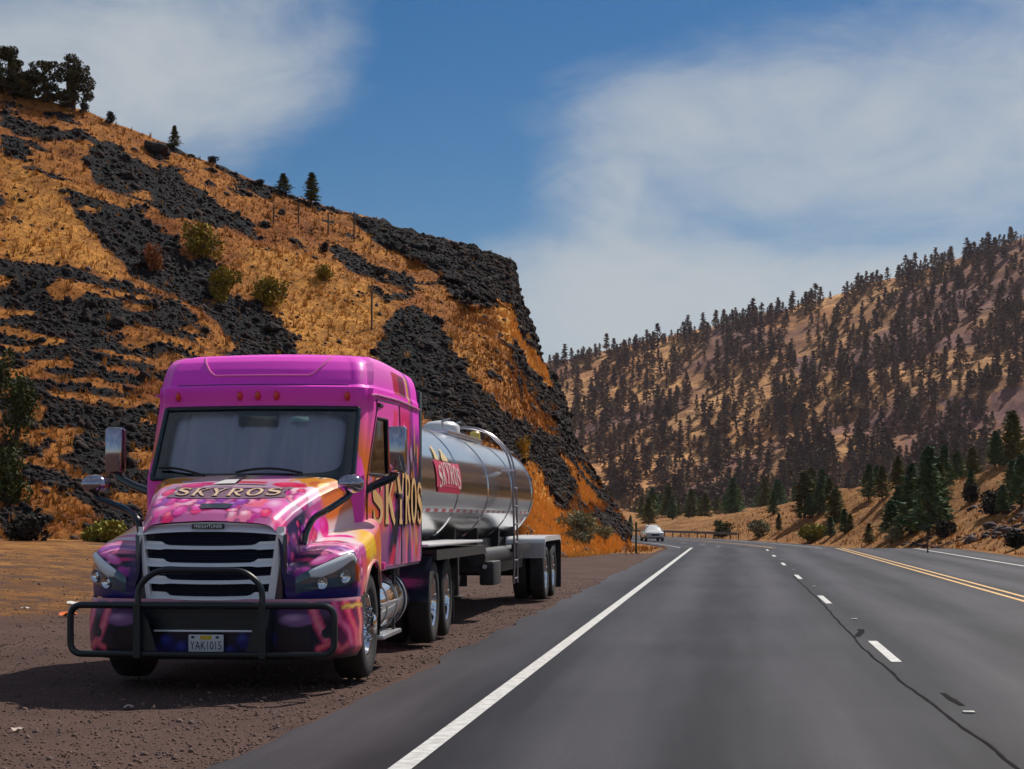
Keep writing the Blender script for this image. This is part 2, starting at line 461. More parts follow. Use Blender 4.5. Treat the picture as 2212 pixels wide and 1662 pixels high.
# asphalt with darker oil bands, paler wheel tracks and speckle, all in the world across-road direction
def asphalt():
    m = bpy.data.materials.new('asphalt'); m.use_nodes = True
    nt = m.node_tree; b = nt.nodes['Principled BSDF']; L = nt.links.new
    b.inputs['Roughness'].default_value = 0.5; b.inputs['Specular IOR Level'].default_value = 0.10
    at = nt.nodes.new('ShaderNodeAttribute'); at.attribute_name = 'across'
    geo = nt.nodes.new('ShaderNodeNewGeometry')
    def N(s, d, vec=None, r=0.6):
        n = nt.nodes.new('ShaderNodeTexNoise'); n.inputs['Scale'].default_value = s; n.inputs['Detail'].default_value = d; n.inputs['Roughness'].default_value = r
        L(vec or geo.outputs['Position'], n.inputs['Vector']); return n.outputs['Fac']
    def M(op, a, c=None, e=None):
        n = nt.nodes.new('ShaderNodeMath'); n.operation = op
        for i, v in enumerate((a, c, e)):
            if v is None: continue
            if isinstance(v, (int, float)): n.inputs[i].default_value = v
            else: L(v, n.inputs[i])
        return n.outputs[0]
    mp = nt.nodes.new('ShaderNodeMapping'); L(geo.outputs['Position'], mp.inputs[0]); mp.inputs['Scale'].default_value = (1.0, 0.05, 1)
    streak = N(1.4, 5, mp.outputs[0])
    tracks = M('MULTIPLY_ADD', M('COSINE', M('MULTIPLY', M('ADD', at.outputs['Fac'], 0.13), 2 * math.pi / 1.83)), -0.5, 0.5)
    f = M('MULTIPLY_ADD', streak, 0.95, M('MULTIPLY_ADD', tracks, 0.34, M('MULTIPLY_ADD', N(0.22, 4), 0.5, -0.33)))
    r = nt.nodes.new('ShaderNodeValToRGB')
    r.color_ramp.elements[0].position = 0.36; r.color_ramp.elements[0].color = (0.017, 0.015, 0.017, 1)
    r.color_ramp.elements[1].position = 0.85; r.color_ramp.elements[1].color = (0.070, 0.065, 0.072, 1)
    L(f, r.inputs[0])
    sp = nt.nodes.new('ShaderNodeValToRGB')
    sp.color_ramp.elements[0].position = 0.35; sp.color_ramp.elements[0].color = (0.55, 0.55, 0.55, 1)
    sp.color_ramp.elements[1].position = 0.70; sp.color_ramp.elements[1].color = (1.5, 1.45, 1.45, 1)
    L(N(34, 4, None, 0.8), sp.inputs[0])
    mx = nt.nodes.new('ShaderNodeMix'); mx.data_type = 'RGBA'; mx.blend_type = 'MULTIPLY'; mx.inputs['Factor'].default_value = 0.8
    L(r.outputs[0], mx.inputs['A']); L(sp.outputs[0], mx.inputs['B']); L(mx.outputs['Result'], b.inputs['Base Color'])
    bp = nt.nodes.new('ShaderNodeBump'); bp.inputs['Strength'].default_value = 0.35; bp.inputs['Distance'].default_value = 0.01
    L(N(120, 3), bp.inputs['Height']); L(bp.outputs[0], b.inputs['Normal'])
    return m
ry = np.concatenate([np.arange(-30, 5, 1.0), np.arange(5, 40, 0.22), np.arange(40, 84, 1.0), np.arange(84, 120, 0.5), np.arange(120, 420, 2.0)])
def road_strip(name, t0, t1, dz, m, parent=None, y0=None, y1=None, wob=0.0, n=2, extra=None):
    Y = ry if y0 is None else np.concatenate([[y0], ry[(ry > y0) & (ry < y1)], [y1]])
    ts = np.linspace(t0, t1, n)
    V, a = [], []
    for y in Y:
        for i, t in enumerate(ts):
            tw = t + (wob * float(fbm([y * 1.1 + i * 13], [t], s=4, o=5)[0]) if i in (0, n - 1) else 0)
            V.append((tw + float(xoff(y)), y, float(zprof(y)) + dz)); a.append(tw)
    o = mesh_obj(name, V, grid_faces(len(Y), n), m, parent, smooth=True, attrs={'across': a})
    return o
M_asph = asphalt()
road = struct(road_strip('road', -3.05, 11.0, 0.0, M_asph, wob=0.15, n=12))
M_white = mat('white_road_paint', (0.40, 0.39, 0.37), 0.6, col2=(0.76, 0.75, 0.72), scale=9, detail=9)
M_yel = mat('yellow_road_paint', (0.62, 0.33, 0.07), 0.6, col2=(0.72, 0.42, 0.12), scale=6)
M_tar = mat('crack_sealant', (0.012, 0.010, 0.011), 0.9, spec=0.05)
road_strip('edge_line', -2.03, -1.89, 0.005, M_white, road)
road_strip('edge_line', 9.05, 9.19, 0.005, M_white, road)
road_strip('centre_line', 5.20, 5.31, 0.005, M_yel, road)
road_strip('centre_line', 5.50, 5.61, 0.005, M_yel, road)
for k in range(-1, 14):
    y = 18.0 + 12.2 * k
    road_strip('lane_dash', 1.66, 1.77, 0.006, M_white, road, y - 0.0, y + 3.05)
    # stud marker between the dashes
    if k >= 0:
        mb = MB(); xx = 1.82 + float(xoff(y - 4.6)); zz = float(zprof(y - 4.6))
        mb.box(xx - 0.045, xx + 0.045, y - 4.64, y - 4.56, zz + 0.002, zz + 0.014, 0.004)
        mb.build('road_stud', M_white, road)
def crack(pts, wdt, seed, name='sealed_crack'):
    V, F = [], []
    pts = [Vector((*p, 0)) for p in pts]; k = 0
    for i in range(len(pts) - 1):
        n = max(2, int((pts[i + 1] - pts[i]).length / 0.12))
        for j in range(n):
            p = pts[i].lerp(pts[i + 1], j / n); q = float(fbm([p.y * 1.3], [seed], s=seed)[0]) * 0.025
            h = wdt * (0.6 + 0.6 * abs(float(vnoise([p.y * 3], [seed * 3.1])[0])))
            V += [(p.x + q - h, p.y, 0.0045), (p.x + q + h, p.y, 0.0045)]
            if k: F.append((2 * k - 2, 2 * k - 1, 2 * k + 1, 2 * k))
            k += 1
    mesh_obj(name, V, F, M_tar, road)
crack([(1.75, 9.4), (1.64, 13), (1.55, 16), (1.52, 20), (1.55, 24), (1.60, 30), (1.62, 45)], 0.016, 3)
crack([(1.84, 13.9), (1.80, 14.5), (1.79, 15.0)], 0.035, 5)
crack([(1.60, 21.8), (1.70, 22.6), (1.74, 23.4)], 0.05, 8)

# ------------------------------------------------------------------ hills
def interp_cols(st, n):
    st = np.array(st, float); u = np.linspace(0, len(st) - 1, n)
    return np.stack([np.interp(u, np.arange(len(st)), st[:, k]) for k in range(st.shape[1])], 1)
def pip(x, y, poly):
    poly = np.asarray(poly, float); r = np.zeros(len(x), bool); n = len(poly); j = n - 1
    for i in range(n):
        xi, yi = poly[i]; xj, yj = poly[j]
        c = ((yi > y) != (yj > y)) & (x < (xj - xi) * (y - yi) / (yj - yi + 1e-12) + xi)
        r ^= c; j = i
    return r
Z5 = lambda pts: [(x * 0.52, y * 0.52 + 70.8) for x, y in pts]
ROCK = [Z5([(0, 345), (60, 365), (130, 400), (200, 450), (190, 470), (100, 440), (0, 400)]),
        Z5([(0, 445), (60, 455), (118, 480), (118, 540), (60, 560), (0, 530)]),
        Z5([(340, 520), (420, 455), (490, 465), (560, 520), (620, 560), (700, 560), (765, 610), (850, 690), (940, 745), (1040, 815), (1110, 885), (1050, 860), (960, 835), (900, 795), (760, 775), (700, 770), (640, 715), (600, 655), (490, 655), (380, 610)]),
        Z5([(285, 685), (370, 715), (450, 730), (470, 690), (530, 745), (560, 700), (640, 785), (760, 835), (750, 885), (900, 935), (945, 985), (880, 1020), (830, 1080), (930, 1085), (1050, 1090), (1160, 1150), (1185, 1225), (1275, 1320), (1290, 1400), (1130, 1400), (1050, 1310), (960, 1230), (820, 1130), (700, 1065), (620, 1000), (520, 930), (440, 850), (380, 790)]),
        Z5([(1340, 890), (1420, 880), (1500, 915), (1595, 975), (1510, 1000), (1420, 960)]),
        Z5([(1585, 1000), (1660, 975), (1730, 1060), (1690, 1095), (1610, 1050)]),
        Z5([(1440, 765), (1560, 775), (1700, 800), (1860, 845), (2000, 895), (2100, 945), (2155, 945), (2150, 1060), (2215, 1210), (2150, 1160), (2050, 1105), (2050, 1130), (1960, 1140), (1860, 1080), (1830, 990), (1740, 950), (1640, 900), (1540, 840)]),
        Z5([(610, 460), (680, 460), (690, 540), (620, 530)]),
        [(790, 745), (840, 690), (900, 668), (950, 700), (975, 760), (1040, 830), (1110, 900), (1185, 950), (1232, 1000), (1242, 1060), (1222, 1112), (1180, 1070), (1130, 1000), (1000, 940), (900, 880), (860, 800)],
        [(1115, 560), (1170, 690), (1215, 840), (1245, 930), (1262, 985), (1225, 950), (1200, 900), (1185, 830), (1150, 760), (1130, 690)],
        [(1255, 1060), (1300, 1080), (1340, 1110), (1372, 1160), (1330, 1135), (1285, 1105)],
        Z5([(700, 470), (860, 540), (1100, 640), (1400, 745), (1400, 765), (1200, 700), (1000, 620), (830, 550), (700, 500)])]
MIXED = [Z5([(0, 915), (300, 955), (520, 985), (700, 1085), (1050, 1310), (1100, 1420), (1000, 2100), (0, 2100)]), [(-900, 500), (0, 540), (0, 1100), (-900, 1100)],
         [(1120, 640), (1175, 720), (1235, 860), (1290, 1010), (1340, 1100), (1300, 1100), (1230, 1000), (1150, 860), (1100, 760)],
         Z5([(0, 260), (200, 290), (420, 440), (300, 480), (0, 420)])]
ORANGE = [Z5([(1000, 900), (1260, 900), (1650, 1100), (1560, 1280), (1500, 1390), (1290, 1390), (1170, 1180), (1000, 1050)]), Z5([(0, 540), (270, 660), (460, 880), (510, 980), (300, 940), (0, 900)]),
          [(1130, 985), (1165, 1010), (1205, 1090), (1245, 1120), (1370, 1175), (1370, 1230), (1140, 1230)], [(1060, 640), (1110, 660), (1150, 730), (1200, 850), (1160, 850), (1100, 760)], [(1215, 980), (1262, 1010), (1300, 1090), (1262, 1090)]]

LH = [(-900, -150, 92, -900, 38, 1.2), (-400, 60, 98, -400, 46, 1.0), (0, 192, 105, 0, 55, .8), (200, 245, 106, 120, 56, .75), (400, 330, 108, 260, 57, .65), (560, 398, 110, 400, 58, .55),
      (700, 445, 112, 560, 59, .45), (850, 488, 114, 720, 60, .35), (1000, 524, 116, 880, 60.5, .25), (1060, 545, 117, 980, 61, .2), (1111, 566, 118, 1060, 62, .15), (1118, 610, 118.5, 1120, 62.5, .1),
      (1132, 660, 118.5, 1160, 63, .08), (1154, 710, 118, 1200, 64, .05), (1168, 770, 118, 1240, 66, .03), (1195, 810, 117.5, 1275, 68.5, .02), (1217, 855, 117.5, 1305, 71, .0), (1238, 940, 117, 1328, 75, -.02),
      (1255, 975, 117, 1345, 80, -.05), (1290, 1045, 116.5, 1356, 86, -.15), (1330, 1095, 116, 1364, 94, -.5), (1360, 1140, 115.5, 1370, 104, -.9), (1310, 1060, 128, 1356, 116, -.95), (1180, 830, 150, 1300, 138, -.95), (1060, 700, 190, 1190, 190, -.95)]
NU, NV, NB = 520, 300, 14
C = interp_cols(LH, NU)
rid = np.array([world(c[0], c[1], c[2]) for c in C])
toe = np.array([[*world(c[3], PHY, c[4])[:2], c[5] - 0.25] for c in C])
for k in range(3):     # soften the corners of the toe line only
    toe[1:-1] = (toe[:-2] + 2 * toe[1:-1] + toe[2:]) / 4
uu = np.linspace(0, len(LH) - 1, NU)
nose = sstep(8.5, 13.5, uu)
v = np.linspace(0, 1, NV)
Vg = np.zeros((NV + NB, NU, 3))
for i, t in enumerate(v):
    pl = t ** 1.12
    pn = np.where(t < 0.42, 0.16 * t / 0.42, 0.16 + 0.84 * ((max(t, .42) - 0.42) / 0.58) ** 1.0)
    p = pl * (1 - nose) + pn * nose
    Vg[i, :, :2] = toe[:, :2] * (1 - t) + rid[:, :2] * t
    Vg[i, :, 2] = toe[:, 2] + (rid[:, 2] - toe[:, 2]) * p
away = rid[:, :2] / np.linalg.norm(rid[:, :2], axis=1)[:, None]
slope = (rid[:, 2] - CAMZ) / np.linalg.norm(rid[:, :2], axis=1)
for j in range(NB):
    dd = 0.4 + 70 * (j / (NB - 1)) ** 1.6
    Vg[NV + j, :, :2] = rid[:, :2] + away * dd
    Vg[NV + j, :, 2] = rid[:, 2] + slope * dd * 0.35 - 0.15
px, py, dd = px_of(Vg.reshape(-1, 3))
wob = 16 * fbm(px / 45, py / 45, s=21, o=4); wob2 = 16 * fbm(px / 45, py / 45, s=22, o=4)
rock = np.zeros(len(px)); mix = np.zeros(len(px)); oran = np.zeros(len(px))
for P in ROCK: rock[pip(px + wob, py + wob2, P)] = 1
for P in MIXED: mix[pip(px + wob, py + wob2, P)] = 1
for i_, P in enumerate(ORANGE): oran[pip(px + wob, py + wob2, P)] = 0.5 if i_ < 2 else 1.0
X, Y, Z = Vg[..., 0].ravel(), Vg[..., 1].ravel(), Vg[..., 2].ravel()
for P in ORANGE: rock[pip(px + wob, py + wob2, P)] *= 0.0
nz = fbm(X / 1.3 + Z * 0.4, Z / 0.55 + Y / 3, s=41, o=4)
rock = np.maximum(rock, mix * sstep(-0.06, 0.10, nz))
patch = fbm(X / 5 + 40, Z / 2.0, s=43, o=4)
rock = np.maximum(rock, 0.85 * sstep(0.34, 0.46, patch) * (1 - oran))
rock = np.maximum(rock, 0.8 * sstep(0.30, 0.40, fbm(X / 1.6 + 9, Z / 0.9, Y / 1.6, s=47, o=3)) * (1 - 0.8 * oran))
rock = rock.reshape(NV + NB, NU)
for k in range(5):
    rock[1:-1, 1:-1] = (rock[1:-1, 1:-1] * 2 + rock[:-2, 1:-1] + rock[2:, 1:-1] + rock[1:-1, :-2] + rock[1:-1, 2:]) / 6
rock = sstep(0.22, 0.78, rock + 0.55 * fbm(X / 0.7, Y / 0.7, Z / 0.6, s=48, o=3).reshape(rock.shape))
straw = oran.reshape(rock.shape) * 0.85  # golden grass tone; on the nose apron also lightened to offset weak sun
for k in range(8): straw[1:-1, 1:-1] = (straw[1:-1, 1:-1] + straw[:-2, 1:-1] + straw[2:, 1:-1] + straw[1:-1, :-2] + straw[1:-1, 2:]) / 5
tv = np.concatenate([v, np.ones(NB)])[:, None] * np.ones((1, NU))
amp = np.sin(np.pi * np.clip(tv, 0, 1) * 0.97 + 0.03) ** 0.7
big = fbm(X / 16, Y / 16, s=51, o=3).reshape(rock.shape) * 1.1 * amp
mid = fbm(X / 3, Y / 3 + Z / 3, s=52, o=4).reshape(rock.shape)
rug = fbm(X / 0.8, Y / 0.8, Z / 0.8, s=53, o=3).reshape(rock.shape)
blk = np.abs(fbm(X / 2.2, Y / 2.2, Z / 1.4, s=54, o=3)).reshape(rock.shape)
cl = (pip(px, py, ROCK[6]) | pip(px, py, ROCK[9]) | pip(px, py, ROCK[10])).reshape(rock.shape)
disp = big + mid * 0.28 * np.clip(amp + .25, 0, 1) + rug * (0.10 + 0.10 * rock + 0.15 * rock * cl)
Vg[..., 2] += disp
# cliffs stand out in blocks
outn = -(Vg[..., :2] / np.linalg.norm(Vg[..., :2], axis=-1)[..., None])
k = (blk * 2.4 * np.where(cl, 0.9, 0.12 * nose[None, :]) * np.clip((1 - tv) * 12, 0.12, 1))
Vg[..., :2] += outn * k[..., None]
M_hill = terrain_mat('dry_hillside', (0.30, 0.085, 0.013), (0.66, 0.29, 0.055), (0.003, 0.008, 0.012), (0.018, 0.015, 0.017), gs=0.16, bump=0.9, bscale=3.2, fine=3.4, edge=0.42)
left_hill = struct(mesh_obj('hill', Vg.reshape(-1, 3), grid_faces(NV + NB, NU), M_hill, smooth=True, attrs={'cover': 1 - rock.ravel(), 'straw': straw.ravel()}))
HILLV, HILLR = Vg, rock

# forested hill across the valley
FH = [(500, 930, 830, 500, 500, -4), (1000, 850, 825, 1000, 490, -4), (1190, 792, 820, 1190, 480, -4), (1300, 768, 815, 1300, 478, -4), (1450, 736, 810, 1450, 475, -4), (1600, 694, 800, 1600, 470, -4), (1750, 660, 795, 1750, 460, -4), (1900, 612, 790, 1900, 450, -3),
      (2050, 566, 780, 2050, 440, -3), (2212, 518, 770, 2212, 430, -3), (2500, 440, 760, 2500, 420, -3), (3000, 330, 750, 3000, 400, -3)]
NU2, NV2 = 420, 190
C2 = interp_cols(FH, NU2)
rid2 = np.array([world(c[0], c[1], c[2]) for c in C2]); toe2 = np.array([[*world(c[3], PHY, c[4])[:2], c[5]] for c in C2])
V2 = np.zeros((NV2 + 8, NU2, 3))
for i, t in enumerate(np.linspace(0, 1, NV2)):
    V2[i] = toe2 * (1 - t) + rid2 * t
    V2[i, :, 2] = toe2[:, 2] + (rid2[:, 2] - toe2[:, 2]) * t ** 1.1
aw = rid2[:, :2] / np.linalg.norm(rid2[:, :2], axis=1)[:, None]
for j in range(8):
    V2[NV2 + j, :, :2] = rid2[:, :2] + aw * (6 + 300 * (j / 7) ** 1.5); V2[NV2 + j, :, 2] = rid2[:, 2] + 4 * j - 0.02 * 300 * (j / 7) ** 1.5
t2 = np.concatenate([np.linspace(0, 1, NV2), np.ones(8)])[:, None]
am2 = np.sin(np.pi * np.clip(t2, 0, 1)) ** 0.6
rel = np.abs(fbm(V2[..., 0] / 70, V2[..., 1] / 110, s=61, o=4))
V2[..., 2] += am2 * (rel * 16 - 5) + 1.4 * fbm(V2[..., 0] / 9, V2[..., 1] / 9, s=62, o=3)
q1, q2, _ = px_of(V2.reshape(-1, 3))
cov2 = 0.62 + 0.75 * fbm(V2[..., 0].ravel() / 40, V2[..., 1].ravel() / 40, s=63, o=4)
DARK2 = [[(2140, 850), (2190, 838), (2260, 850), (2260, 960), (2190, 930), (2150, 900)], [(2030, 865), (2090, 860), (2120, 885), (2080, 900), (2040, 890)], [(1710, 775), (1760, 770), (1770, 795), (1730, 800)]]
for P in DARK2: cov2[pip(q1 + 8 * fbm(q1 / 20, q2 / 20, s=3), q2, P)] = -1.0
band = (q2 > 1040) & (q2 < 1115) & (q1 > 1400) & (q1 < 1800) & (np.sin(q2 * 0.42 + q1 * 0.012) > 0.35)
cov2[band] -= 0.7
M_far = terrain_mat('far_hillside', (0.44, 0.185, 0.06), (0.74, 0.42, 0.17), (0.10, 0.05, 0.06), (0.28, 0.125, 0.09), gs=0.03, bump=0.5, bscale=0.25, fine=0.35, edge=0.35)
far_hill = struct(mesh_obj('forested_hill', V2.reshape(-1, 3), grid_faces(NV2 + 8, NU2), M_far, smooth=True, attrs={'cover': cov2}))

def bvh_of(*obs):
    VV, FF = [], []
    for o in obs:
        n = len(VV); VV += [v.co.copy() for v in o.data.vertices]; FF += [tuple(i + n for i in p.vertices) for p in o.data.polygons]
    return BVHTree.FromPolygons(VV, FF)
B_left = bvh_of(left_hill); B_far = bvh_of(far_hill); B_gr = bvh_of(ground)
def hit(px_, py_, *trees):
    d = world(px_, py_, 1.0) - Vector((0, 0, CAMZ)); o = Vector((0, 0, CAMZ)); best = None
    for b in trees or (B_left, B_far, B_gr):
        r = b.ray_cast(o, d.normalized())
        if r[0] is not None and (best is None or r[3] < best[1]): best = (r[0], r[3], r[1])
    return best
_hit0 = hit
def hit(px_, py_, *trees):
    for k in range(16):                 # a ray that just clears a ridge is lowered until it lands
        r = _hit0(px_, py_ + 3 * k, *trees)
        if r is not None: return r
    return None
def drop(x, y, *trees):
    best = None
    for b in trees or (B_left, B_gr, B_far):
        r = b.ray_cast(Vector((x, y, 500)), Vector((0, 0, -1)))
        if r[0] is not None and (best is None or r[0].z > best): best = r[0].z
    return best if best is not None else 0.0

# ================================================================== the tractor
M_paint = mat('painted_livery', (1, 1, 1), 0.34, attr='paint', coat=0.18, spec=0.25)
M_wrap = mat('vinyl_wrap', (1, 1, 1), 0.42, attr='paint', coat=0.06, spec=0.12)
M_chrome = mat('chrome', (0.82, 0.83, 0.86), 0.07, 1.0)
M_steel = mat('polished_steel', (0.82, 0.82, 0.84), 0.14, 1.0, bump=0.03, bscale=1.6)
M_alu = mat('dull_aluminium', (0.62, 0.63, 0.66), 0.3, 1.0, bump=0.05, bscale=20)
M_black = mat('black_plastic', (0.010, 0.012, 0.016), 0.38, bump=0.05, bscale=60)
M_gloss = mat('gloss_black', (0.008, 0.010, 0.014), 0.12, coat=0.6)
M_rub = mat('tyre_rubber', (0.012, 0.013, 0.015), 0.75, col2=(0.03, 0.027, 0.025), scale=5, bump=0.2, bscale=40)
M_frame = mat('chassis_black', (0.012, 0.014, 0.018), 0.5, col2=(0.03, 0.028, 0.028), scale=6)
M_dark = mat('cab_dark', (0.02, 0.022, 0.028), 0.8)
M_curt = mat('grey_curtain', (0.72, 0.68, 0.80), 0.9, col2=(0.80, 0.77, 0.86), scale=3)
M_amber = mat('amber_lens', (0.75, 0.05, 0.01), 0.2, coat=0.6)
M_wht = mat('white_enamel', (0.72, 0.73, 0.74), 0.35, coat=0.3)
M_gold = mat('gold_lettering', (0.80, 0.42, 0.14), 0.4, col2=(0.92, 0.62, 0.30), scale=7)
M_peach = mat('cream_lettering', (0.80, 0.52, 0.33), 0.35, col2=(0.85, 0.66, 0.48), scale=9)
M_shadow = mat('dark_lettering_edge', (0.05, 0.03, 0.05), 0.4)
M_red = mat('crimson_banner', (0.62, 0.02, 0.09), 0.35, col2=(0.70, 0.10, 0.20), scale=2.5)
M_pinkw = mat('pale_pink_lettering', (0.85, 0.62, 0.62), 0.35)
M_lens = mat('headlamp_glass', (0.045, 0.09, 0.13), 0.05, coat=1.0)
M_drl = mat('white_light_strip', (0.78, 0.80, 0.84), 0.2, coat=0.5)
M_seal = mat('black_rubber_seal', (0.01, 0.03, 0.045), 0.3)

def glass_mat(name, tint, refl=1.0):
    m = bpy.data.materials.new(name); m.use_nodes = True; nt = m.node_tree; nt.nodes.clear(); L = nt.links.new
    o = nt.nodes.new('ShaderNodeOutputMaterial'); mx = nt.nodes.new('ShaderNodeMixShader')
    t = nt.nodes.new('ShaderNodeBsdfTransparent'); t.inputs[0].default_value = (*tint, 1)
    g = nt.nodes.new('ShaderNodeBsdfGlossy'); g.inputs['Roughness'].default_value = 0.03
    f = nt.nodes.new('ShaderNodeFresnel'); f.inputs[0].default_value = 1.9
    L(f.outputs[0], mx.inputs[0]); L(t.outputs[0], mx.inputs[1]); L(g.outputs[0], mx.inputs[2]); L(mx.outputs[0], o.inputs[0])
    return m
M_glass = glass_mat('windscreen_glass', (0.93, 0.95, 0.98))
M_sglass = glass_mat('side_glass', (0.25, 0.32, 0.33))

def dusty(P, c):
    n_ = 0.5 + 0.5 * fbm(P[:, 0] * 7, P[:, 1] * 7, P[:, 2] * 7, s=91, o=4); k = (0.015 + 0.07 * n_ * n_ + 0.14 * sstep(0.7, 0.25, P[:, 2]))[:, None]
    return c * (1 - k) + np.array((0.20, 0.14, 0.11)) * k
class Paint:
    """layers of paint colour over mesh points"""
    def __init__(s, P, base): s.P = np.asarray(P, float); s.c = np.ones((len(s.P), 3)) * np.array(base)
    def mix(s, k, col):
        k = np.clip(k, 0, 1)[:, None]; s.c = s.c * (1 - k) + np.asarray(col, float) * k
    def uv(s, a, b): return s.P[:, 'xyz'.index(a)], s.P[:, 'xyz'.index(b)]
    def ell(s, ax, cu, cv, ru, rv, ang, col, hi=None, soft=0.07, where=None):
        u, v_ = s.uv(*ax); ca, sa = math.cos(R(ang)), math.sin(R(ang))
        p = ((u - cu) * ca + (v_ - cv) * sa) / ru; q = (-(u - cu) * sa + (v_ - cv) * ca) / rv
        d = np.sqrt(p * p + q * q)
        k = 1 - sstep(1 - soft, 1 + soft, d)
        if where is not None: k = k * where
        s.mix(k, col)
        if hi is not None:
            d2 = np.sqrt((p + 0.25) ** 2 + (q - 0.35) ** 2)
            s.mix(k * (1 - sstep(0.0, 0.85, d2)), hi)
    def poly(s, ax, pts, col, where=None, wob=0.0):
        u, v_ = s.uv(*ax)
        if wob: u = u + wob * fbm(u * 9, v_ * 9, s=5, o=3); v_ = v_ + wob * fbm(u * 9, v_ * 9, s=6, o=3)
        k = pip(u, v_, pts).astype(float)
        if where is not None: k = k * where
        s.mix(k, col)

MAG, PNK, ROSE, LIL = srgb(255, 74, 222), srgb(255, 88, 190), srgb(245, 130, 175), srgb(190, 150, 190)
NAVY, BLUE, PURP, ORG, YEL, PEACH = srgb(14, 14, 40), srgb(16, 30, 110), srgb(110, 25, 130), srgb(225, 115, 15), srgb(245, 190, 15), srgb(250, 205, 170)
WHT, CRIM, TAN, MAUV = srgb(245, 225, 235), srgb(215, 15, 80), srgb(200, 125, 70), srgb(165, 100, 140)

TRX, TRY, TRA = -4.59, 14.25, R(2.4)
PIV = Vector((0, 2.2, 0))
truck = thing('semi_truck', 'pink and orange painted long-nose tractor unit with black bull bar parked on the gravel shoulder', 'truck')
truck.matrix_world = Matrix.Translation((TRX, TRY + 2.2, 0)) @ Matrix.Rotation(TRA, 4, 'Z')
# builders below work with y = 0 at the bumper face; a holder offset is baked in by shifting vertices
def T(o):
    o.data.transform(Matrix.Translation(-PIV)); return o

# ---- cab shell
ZC = [1.02, 1.25, 1.5, 1.75, 1.88, 1.93, 2.05, 2.2, 2.35, 2.45, 2.50, 2.545, 2.58, 2.61, 2.64, 2.68, 2.72, 2.76, 2.79, 2.805, 2.82, 2.84, 2.87, 2.92, 2.97, 3.02, 3.06, 3.09, 3.11, 3.13, 3.145, 3.155]
_yf = ([1.0, 1.88, 2.58, 2.64, 2.76, 2.79, 2.82, 2.87, 2.97, 3.06, 3.11, 3.145, 3.155], [1.42, 1.42, 1.86, 1.875, 1.865, 1.87, 1.92, 1.95, 2.02, 2.11, 2.20, 2.36, 2.50])
_ins = ([1.0, 2.79, 2.82, 2.95, 3.04, 3.10, 3.145, 3.155], [0.0, 0.0, 0.015, 0.03, 0.055, 0.10, 0.19, 0.26])
def yfront(z): return np.interp(z, *_yf)
def halfw(y, z):
    return (1.06 + 0.15 * sstep(1.5, 3.3, y)) - np.interp(z, *_ins) - 0.03 * np.clip((z - 1.9) / 0.9, 0, 1)
CROWN = 0.20
def front_pt(x, z):
    wq = float(halfw(1.7, z)); return float(yfront(z)) + CROWN * (x / wq) ** 2
SIDE_ABS = [2.62, 2.75, 2.9, 3.02, 3.12, 3.2, 3.35, 3.5, 3.65, 3.8, 3.9, 4.0, 4.1, 4.25, 4.4, 4.55, 4.62]
def cab_ring(z, dense=1):
    wq = float(halfw(1.7, z)); y0 = float(yfront(z)); rc = 0.14
    fr = []
    xe = wq - rc
    for x in np.linspace(0, xe, 19): fr.append((x, y0 + CROWN * (x / wq) ** 2))
    ye = fr[-1][1]; yc = ye + rc * 1.15
    for a in np.linspace(0, math.pi / 2, 8)[1:]: fr.append((xe + rc * math.sin(a), ye + (yc - ye) * (1 - math.cos(a))))
    fr[-1] = (float(halfw(yc, z)), yc)
    sd = [yc + 0.05, yc + 0.10]
    wf, wb = yc + 0.14, 2.62
    sd += list(np.linspace(wf, max(wb, wf + 0.05), 6)) if True else []
    base = sd[-1]
    rest = [max(y, base + 0.03 * (i + 1)) if y < base + 0.03 * (i + 1) else y for i, y in enumerate(SIDE_ABS[1:])]
    sd += rest
    half = fr + [(float(halfw(y, z)), y) for y in sd]
    wr = float(halfw(4.4, z)); yb = 4.70 - float(np.interp(z, *_ins)) * 0.8
    half += [(wr - 0.02, yb - 0.03), (wr - 0.06, yb)] + [(x, yb) for x in np.linspace(wr - 0.2, 0, 5)]
    return half
rings = [cab_ring(z) for z in ZC]
NH = len(rings[0])
i_edge = 18            # last front point before the corner
i_yc = 25              # corner end
i_d0 = i_yc + 2        # door front edge (yc + .10)
i_w0, i_w1 = i_yc + 3, i_yc + 8
i_db = i_yc + 8 + 4    # door back edge
cabV, cabI = [], {}
for k, (z, rg) in enumerate(zip(ZC, rings)):
    for sgn in (1, -1):
        for i, (x, y) in enumerate(rg):
            if sgn == -1 and (i == 0 or i == NH - 1): cabI[(k, i, -1)] = cabI[(k, i, 1)]; continue
            cabI[(k, i, sgn)] = len(cabV); cabV.append((x * sgn, y, z))
n_main = len(cabV)
zi = {z: k for k, z in enumerate(ZC)}
def in_win(k, i): return i_w0 <= i < i_w1 and zi[1.93] <= k < zi[2.50]
def in_ws(k, i): return i < i_edge + 2 and zi[1.88] <= k < zi[2.58]
def in_door(k, i): return i_d0 <= i < i_db and k < zi[2.68]
shell, wsf, winf, doorf = [], [], {1: [], -1: []}, {1: [], -1: []}
for k in range(len(ZC) - 1):
    for sgn in (1, -1):
        for i in range(NH - 1):
            f = (cabI[(k, i, sgn)], cabI[(k, i + 1, sgn)], cabI[(k + 1, i + 1, sgn)], cabI[(k + 1, i, sgn)])
            if sgn == -1: f = f[::-1]
            if in_ws(k, i): wsf.append(f)
            elif in_win(k, i): winf[sgn].append(f)
            elif in_door(k, i): doorf[sgn].append(f)
            else: shell.append(f)
